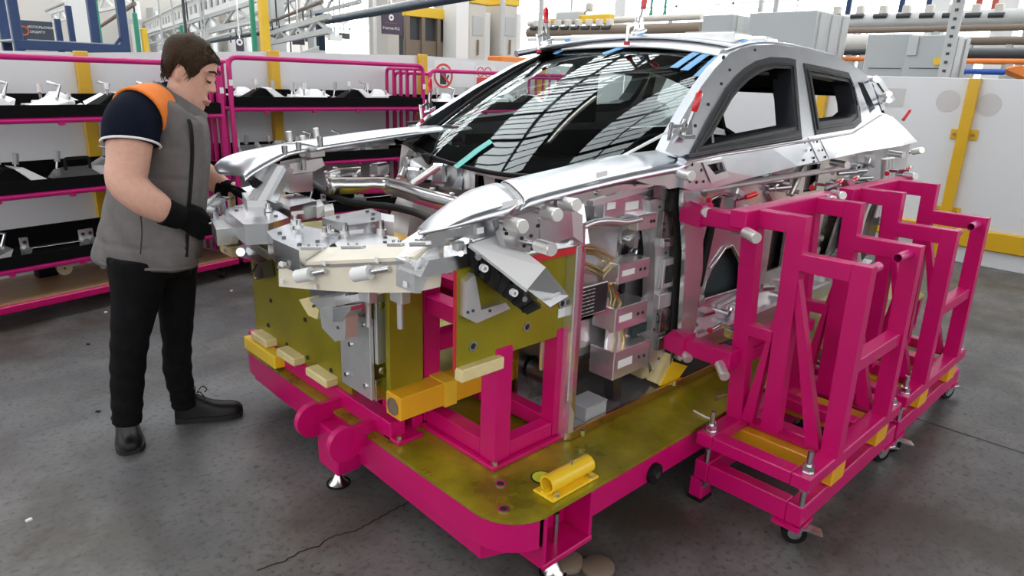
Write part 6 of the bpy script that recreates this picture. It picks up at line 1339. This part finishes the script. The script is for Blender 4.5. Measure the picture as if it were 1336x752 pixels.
# --- hair: shell over the skull with a hairline
def interp(z):
    if z >= HR[-1][0]: return HR[-1][1:]
    for r0, r1 in zip(HR, HR[1:]):
        if r0[0] <= z <= r1[0]: t = (z - r0[0]) / (r1[0] - r0[0]); return [a + (c - a) * t for a, c in zip(r0[1:], r1[1:])]
    return HR[0][1:]
def hairline(a):      # lowest hair height for the angle a from straight ahead
    q = [(0, .088), (.55, .086), (.8, .078), (1.0, .045), (1.12, .012), (1.32, .004), (1.5, .03), (1.95, .034), (2.15, -.03), (3.2, -.058)]
    for (x0, y0), (x1, y1) in zip(q, q[1:]):
        if a <= x1: return y0 + (y1 - y0) * (a - x0) / (x1 - x0)
    return -.058
rr = random.Random(5); hn, hm = 72, 16; rows = []
for j in range(hm + 1):
    row = []
    for i in range(hn):
        t = 2 * math.pi * i / hn; a = min(t, 2 * math.pi - t); z0 = hairline(a); v = j / hm; z = z0 + (.1165 - z0) * (1 - (1 - v) ** 1.6); xf, xb, w_ = interp(z); th_ = .004 + .014 * min(1, v * 5) + (.004 if a > 1.9 else 0)
        k = 1 - .55 * max(0, (v - .86) / .14); cx = (xf + xb) / 2; row.append(H(cx + ((xf - xb) / 2 + th_) * math.cos(t) * k, (w_ + th_) * math.sin(t) * k, z + .016 * v + .012 * max(0, (v - .8) / .2)))
    rows.append(row)
ho_ = MB().grid(rows, True, True).build('hair', 'hair', wk, 80)
lk = MB()
for i in range(900):
    t = rr.uniform(0, 2 * math.pi); a = min(t, 2 * math.pi - t); z0 = hairline(a) + .004; z = z0 + (.122 - z0) * rr.random() ** .8; xf, xb, w_ = interp(min(z, .116)); v = (z - z0) / (.122 - z0); k = 1 - .5 * max(0, (v - .86) / .14); e_ = .016 + .004 * rr.random()
    P_ = lambda tt, zz, ee, k=k: H((xf + xb) / 2 + ((xf - xb) / 2 + ee) * math.cos(tt) * k, (w_ + ee) * math.sin(tt) * k, zz)
    dz = -.03 if a > 1 else -.012; p = P_(t, z + .014 * v + .004, e_ - .003); q = P_(t * .97 if a < 2 else t, z + dz + .012 * v, e_); q += HF * (.012 if v > .5 else .004); lk.tube([p, p.lerp(q, .5) + (p - HC).normalized() * .003, q], [.0022, .0022, .0006], 3)
lk.build('hair_strands', 'hair', ho_, 60)['kind'] = 'stuff'
# --- polo shirt sleeves and neck
b = MB(); sl = catmull([T(198, 140, .12), T(181, 150, .18), T(172, 166, .225), T(171, 188, .25)], 14); b.tube(sl, [.08, .088, .094, .098, .101, .103, .104, .105, .105, .105, .104, .103, .103, .103], 20)
o = remesh(b, .012, 'polo_sleeve', 'polo', wk, 3)
bx, bu, _d = basis(sl[-1] - sl[-2]); e = ringp(sl[-1], .104, .104, 28, bx, bu); MB().tube([p + V((0, 0, .0)) for p in e], .005, 6, True).build('sleeve_piping', 'piping', wk, 60)
b = MB(); sl = catmull([T(214, 132, -.12), T(232, 150, -.19), T(240, 180, -.21)], 10); b.tube(sl, [.1] * 10, 18); b.build('polo_sleeve', 'polo', wk, 60)
MB().tube([T(228, 128, .0), T(222, 142, .0), T(218, 158, 0)], [.083, .093, .12], 24).build('polo_collar', 'polo', wk, 60)
# --- vest: lofted rings, quilted, orange shoulder yokes
VR = [(341, 124, 254, .18), (336, 122, 256, .19), (318, 126, 258, .195), (290, 133, 259, .195), (262, 140, 262, .195), (235, 146, 265, .2), (208, 151, 268, .205), (182, 156, 268, .21), (164, 161, 266, .215), (150, 166, 262, .215), (138, 173, 257, .205), (128, 183, 252, .18), (119, 196, 248, .14), (111, 206, 246, .11)]
ys_ = [r[0] for r in VR]; rows = []; n = 60; NR = 64
for k in range(NR):
    y = ys_[0] + (ys_[-1] - ys_[0]) * k / (NR - 1)
    for r0, r1 in zip(VR, VR[1:]):
        if r1[0] <= y <= r0[0]: t = (y - r0[0]) / (r1[0] - r0[0]); x0, x1, d = [a + (c - a) * t for a, c in zip(r0[1:], r1[1:])]; break
    c = T((x0 + x1) / 2, y, .02); ww = (x1 - x0) / 2 / PXM; q = .0
    rg = ringp(c, ww, d, n, None, None, 2.3)
    for i in range(n):
        f_ = (math.cos(2 * math.pi * i / n) + 1) / 2; ym = 112 + 46 * f_ ** 1.3
        if y < ym: rg[i] = rg[i] - UP * ((ym - y) / PXM)
    out = []
    for i, p in enumerate(rg):
        a = 2 * math.pi * i / n; quilt = -.006 if (y > 200 and min(abs(y - 226), abs(y - 312)) < 2) else 0
        fold = .007 * math.sin(a * 5 + y * .09) * math.sin(y * .045 + a * 2) * (1 if y > 190 else .4) + .004 * math.sin(y * .16 + a * 9)
        out.append(p + (p - c).normalized() * (fold + quilt))
    rows.append(out)
vm = MB().grid(rows, True).mesh('vest', 'vest', 60); vm.materials.append(MATS['orange_cloth'])
def proj(p): d = V(p) - CAM; k = d.dot(C_F); return 668 + F_PX * d.dot(C_R) / k, 376 + F_PX * d.dot(C_D) / k
axc = T(208, 150, .02)
for f in vm.polygons:
    c = V(f.center); x, y = proj(c); dn = (c - axc).dot(wn)
    if y < 168 and x < 214 - (y - 112) * .22 and abs(dn) > .02: f.material_index = 1
put('vest', vm, wk, .012)
def yoke(pth, rad, f, dep):
    rw = []
    for i, (p, r) in enumerate(zip(pth, rad)):
        d = (pth[min(i + 1, len(pth) - 1)] - pth[max(i - 1, 0)]).normalized(); sd = (f - d * f.dot(d)).normalized(); up = sd.cross(d); up = up if up.z > 0 else -up
        rw.append([p + (sd * math.cos(a) + up * math.sin(a)) * r for a in [math.radians(-35 + 250 * k / 20) for k in range(21)]])
    MB().grid(rw).build('shoulder_yoke', 'orange_cloth', wk, 60, .01)
yoke(catmull([T(204, 137, .09), T(196, 142, .13), T(188, 147, .16), T(180, 151, .19)], 10), [.086, .091, .095, .098, .101, .103, .105, .106, .107, .107], wr_, .0)

# collar, zip, placket, pocket seams, hem
def loop(y0, y1, x0, x1, d, dz=0): return ringp(T((x0 + x1) / 2, (y0 + y1) / 2, .0), (x1 - x0) / 2 / PXM, d, 28, (wr_ - UP * (y1 - y0) / (x1 - x0) * .9), wn, 2.2)
r0, r1, r2 = loop(122, 168, 201, 262, .165), loop(114, 158, 203, 264, .135), loop(106, 148, 205, 266, .118)
MB().grid([r0, r1, r2], True).build('vest_collar', 'vest', wk, 60, .012); MB().grid([loop(116, 160, 208, 260, .115), loop(107, 149, 210, 262, .108)], True).build('collar_lining', 'vest_dark', wk, 60, .006)
zp = [T(x, y, d) for x, y, d in ((243, 152, .24), (249, 165, .272), (251, 200, .268), (249, 240, .262), (246, 280, .257), (243, 335, .248))]
MB().tube(catmull(zp, 18), .008, 6).build('zip', 'black_rubber', wk, 60)
pk = [T(x, y, d) for x, y, d in ((259, 152, .18), (267, 165, .20), (270, 200, .195), (267, 240, .19), (263, 290, .18), (258, 336, .17))]; pk = catmull(pk, 18)
zc = catmull(zp, 18); MB().grid([[z.lerp(p, .08) + wn * .006, z.lerp(p, .5) + wn * .012 + wr_ * .008, p + wr_ * .012] for z, p in zip(zc, pk)]).build('vest_placket', 'vest', wk, 60, .01)
sm = [T(x, y, .235) for x, y in ((181, 262), (185, 300), (183, 332))]; MB().tube(catmull(sm, 8), .003, 5).build('pocket_seam', 'vest_dark', wk, 60)
MB().beam(T(178, 271, .232), T(222, 283, .20), .006, .02).build('pocket_welt', 'black_rubber', wk)
MB().tube(ringp(T(190, 337, .02), 66.5 / PXM, .20, 44, None, None, 2.3), .007, 6, True).build('vest_hem', 'vest', wk, 60)
# --- trousers
b = MB(); b.tube([T(200, 318, .02), T(200, 340, .02), T(201, 360, .03)], [.15, .165, .15], 20)
lnp = catmull([T(181, 338, .1), T(178, 385, .115), T(170, 440, .145), T(166.5, 490, .15), T(166, 537, .15), T(166, 552, .15)], 26); lfp = catmull([T(222, 338, -.04), T(229, 385, -.03), T(231, 440, -.01), T(231.5, 480, 0), T(238, 514, .0), T(240, 532, 0)], 26)
rn = [x.x for x in catmull([V((r, 0, 0)) for r in (.125, .10, .078, .07, .062, .06)], 26)]; rf = [x.x for x in catmull([V((r, 0, 0)) for r in (.12, .088, .066, .064, .056, .054)], 26)]
rn = [r + (.004 * math.sin(i * 2.4) if i > 8 else 0) for i, r in enumerate(rn)]; rf = [r + (.004 * math.sin(i * 2.2) if i > 8 else 0) for i, r in enumerate(rf)]
b.tube(lnp, rn, 18); b.tube(lfp, rf, 18); remesh(b, .011, 'trousers', 'jeans', wk, 2)
# --- shoes
def shoe(heel, toe, w_, nm):
    heel, toe = V(heel), V(toe); heel.z = toe.z = 0; d = (toe - heel).normalized(); L = .30; s = d.cross(UP); P = lambda x, y, z: heel + d * (x * L) + s * y + UP * z
    prof = [(-.02, .034, .085), (.03, .041, .125), (.15, .044, .14), (.30, .045, .135), (.42, .047, .112), (.56, .051, .088), (.72, .055, .077), (.86, .052, .072), (.95, .041, .062), (1.0, .024, .045)]
    rows = []
    for x, hw, hh in prof:
        rows.append([P(x, hw * math.copysign(abs(math.cos(t)) ** .75, math.cos(t)) * (1 if math.sin(t) < .2 else .92), .018 + (hh - .018) * max(0, math.sin(t)) ** .8) for t in [math.pi * i / 12 for i in range(13)]])
    o = MB().grid([r for r in rows], True, True).build(nm, 'shoe', wk, 60); so = [P(x, s_ * (hw + .006), 0) for s_, seq in ((1, prof), (-1, prof[::-1])) for x, hw, hh in seq]
    MB().prism(so, (0, 0, .026)).build('sole', 'sole', o)
    for i in range(5): x = .26 + i * .065; hh = .142 - i * .015; MB().tube([P(x, -.028, hh - .018), P(x + .02, 0, hh + .004), P(x + .0, .028, hh - .018)], .004, 6).build('lace', 'lace', o, 60)
    for k in (-1, 1): MB().tube(catmull([P(.33, 0, .14), P(.40, k * .035, .155), P(.46, k * .055, .13), P(.42, k * .06, .11)], 8), .003, 5).build('lace_bow', 'lace', o, 60)
    MB().tube([P(.08, 0, .10), P(.13, 0, .15), P(.15, 0, .175)], [.05, .056, .054], 16).build('ankle_cuff', 'shoe', o, 60)
shoe(PZ(166, 556, 0), PZ(172, 592, 0), .05, 'shoe'); shoe(PZ(232, 549, 0), PZ(305, 541, 0), .05, 'shoe')
# --- gloves: palm, five separate fingers
def glove(wrist, knk, across, inward, curl, nm='glove', k=1.0):
    """wrist/knuckle centre points; across: from index to little finger; inward: palm direction"""
    W0, K = V(wrist), V(knk); f = (K - W0).normalized(); ac = V(across).normalized(); iw = V(inward).normalized(); b = MB()
    b.tube([W0 - f * .045, W0 - f * .01, W0 + f * .012], [.044, .043, .04], 16)
    b.hull([W0 + ac * s * .033 + iw * t for s in (-1, 1) for t in (-.02, .02)] + [K + ac * s * .046 + iw * t for s in (-1, 1) for t in (-.016, .018)] + [W0.lerp(K, .5) - iw * .024, W0.lerp(K, .5) + iw * .03])
    for i, L in enumerate((.072, .08, .075, .058)):
        s = (i - 1.5) * .0245; k0 = K + ac * s - f * (.004 * abs(i - 1)); a1, a2, a3 = curl; p = [k0 - f * .02, k0]; ang = 0
        for l, da in ((L * .45, a1), (L * .33, a2), (L * .27, a3)): ang += da; p.append(p[-1] + (f * math.cos(ang) + iw * math.sin(ang)) * l)
        b.tube(p, [.0125, .0125, .0115, .0105, .0085], 12)
    t0 = W0.lerp(K, .35) - ac * .036; b.tube([t0 + ac * .01, t0 - ac * .012 + f * .012 + iw * .012, t0 - ac * .018 + f * .042 + iw * .028, t0 - ac * .008 + f * .068 + iw * .036], [.016, .0155, .0135, .009], 12)
    b.v = [tuple(W0 + (V(q) - W0) * k) for q in b.v]
    o = remesh(b, .0042, nm, 'glove', wk, 2)
    MB().tube([W0 - f * .048 * k, W0 - f * .036 * k], [.0455 * k, .0455 * k], 18).build('glove_cuff', 'glove', o, 60)
glove(T(232, 283, .315), T(256, 292, .29), (wr_ * -.25 - UP * .95), (-wn * .75 + wr_ * .1 - UP * .3), (.75, 1.1, .7), 'glove', 1.22)
glove(T(297, 246, -.185), T(318, 252, -.16), (wr_ * .2 - UP * .3 - wn * .9), (-UP * .95 + wr_ * .1), (.5, .8, .5))
t = thing('hand_tool', 'small dark screwdriver bit held in the worker\'s near glove', 'tool', T(262, 300, .26))
MB().cyl(T(252, 296, .26), T(268, 293, .26), .012, 10).build('grip', 'black_rubber', t, 40); MB().cyl(T(268, 293, .26), T(276, 291, .26), .005, 8).build('blade', 'steel', t, 40)
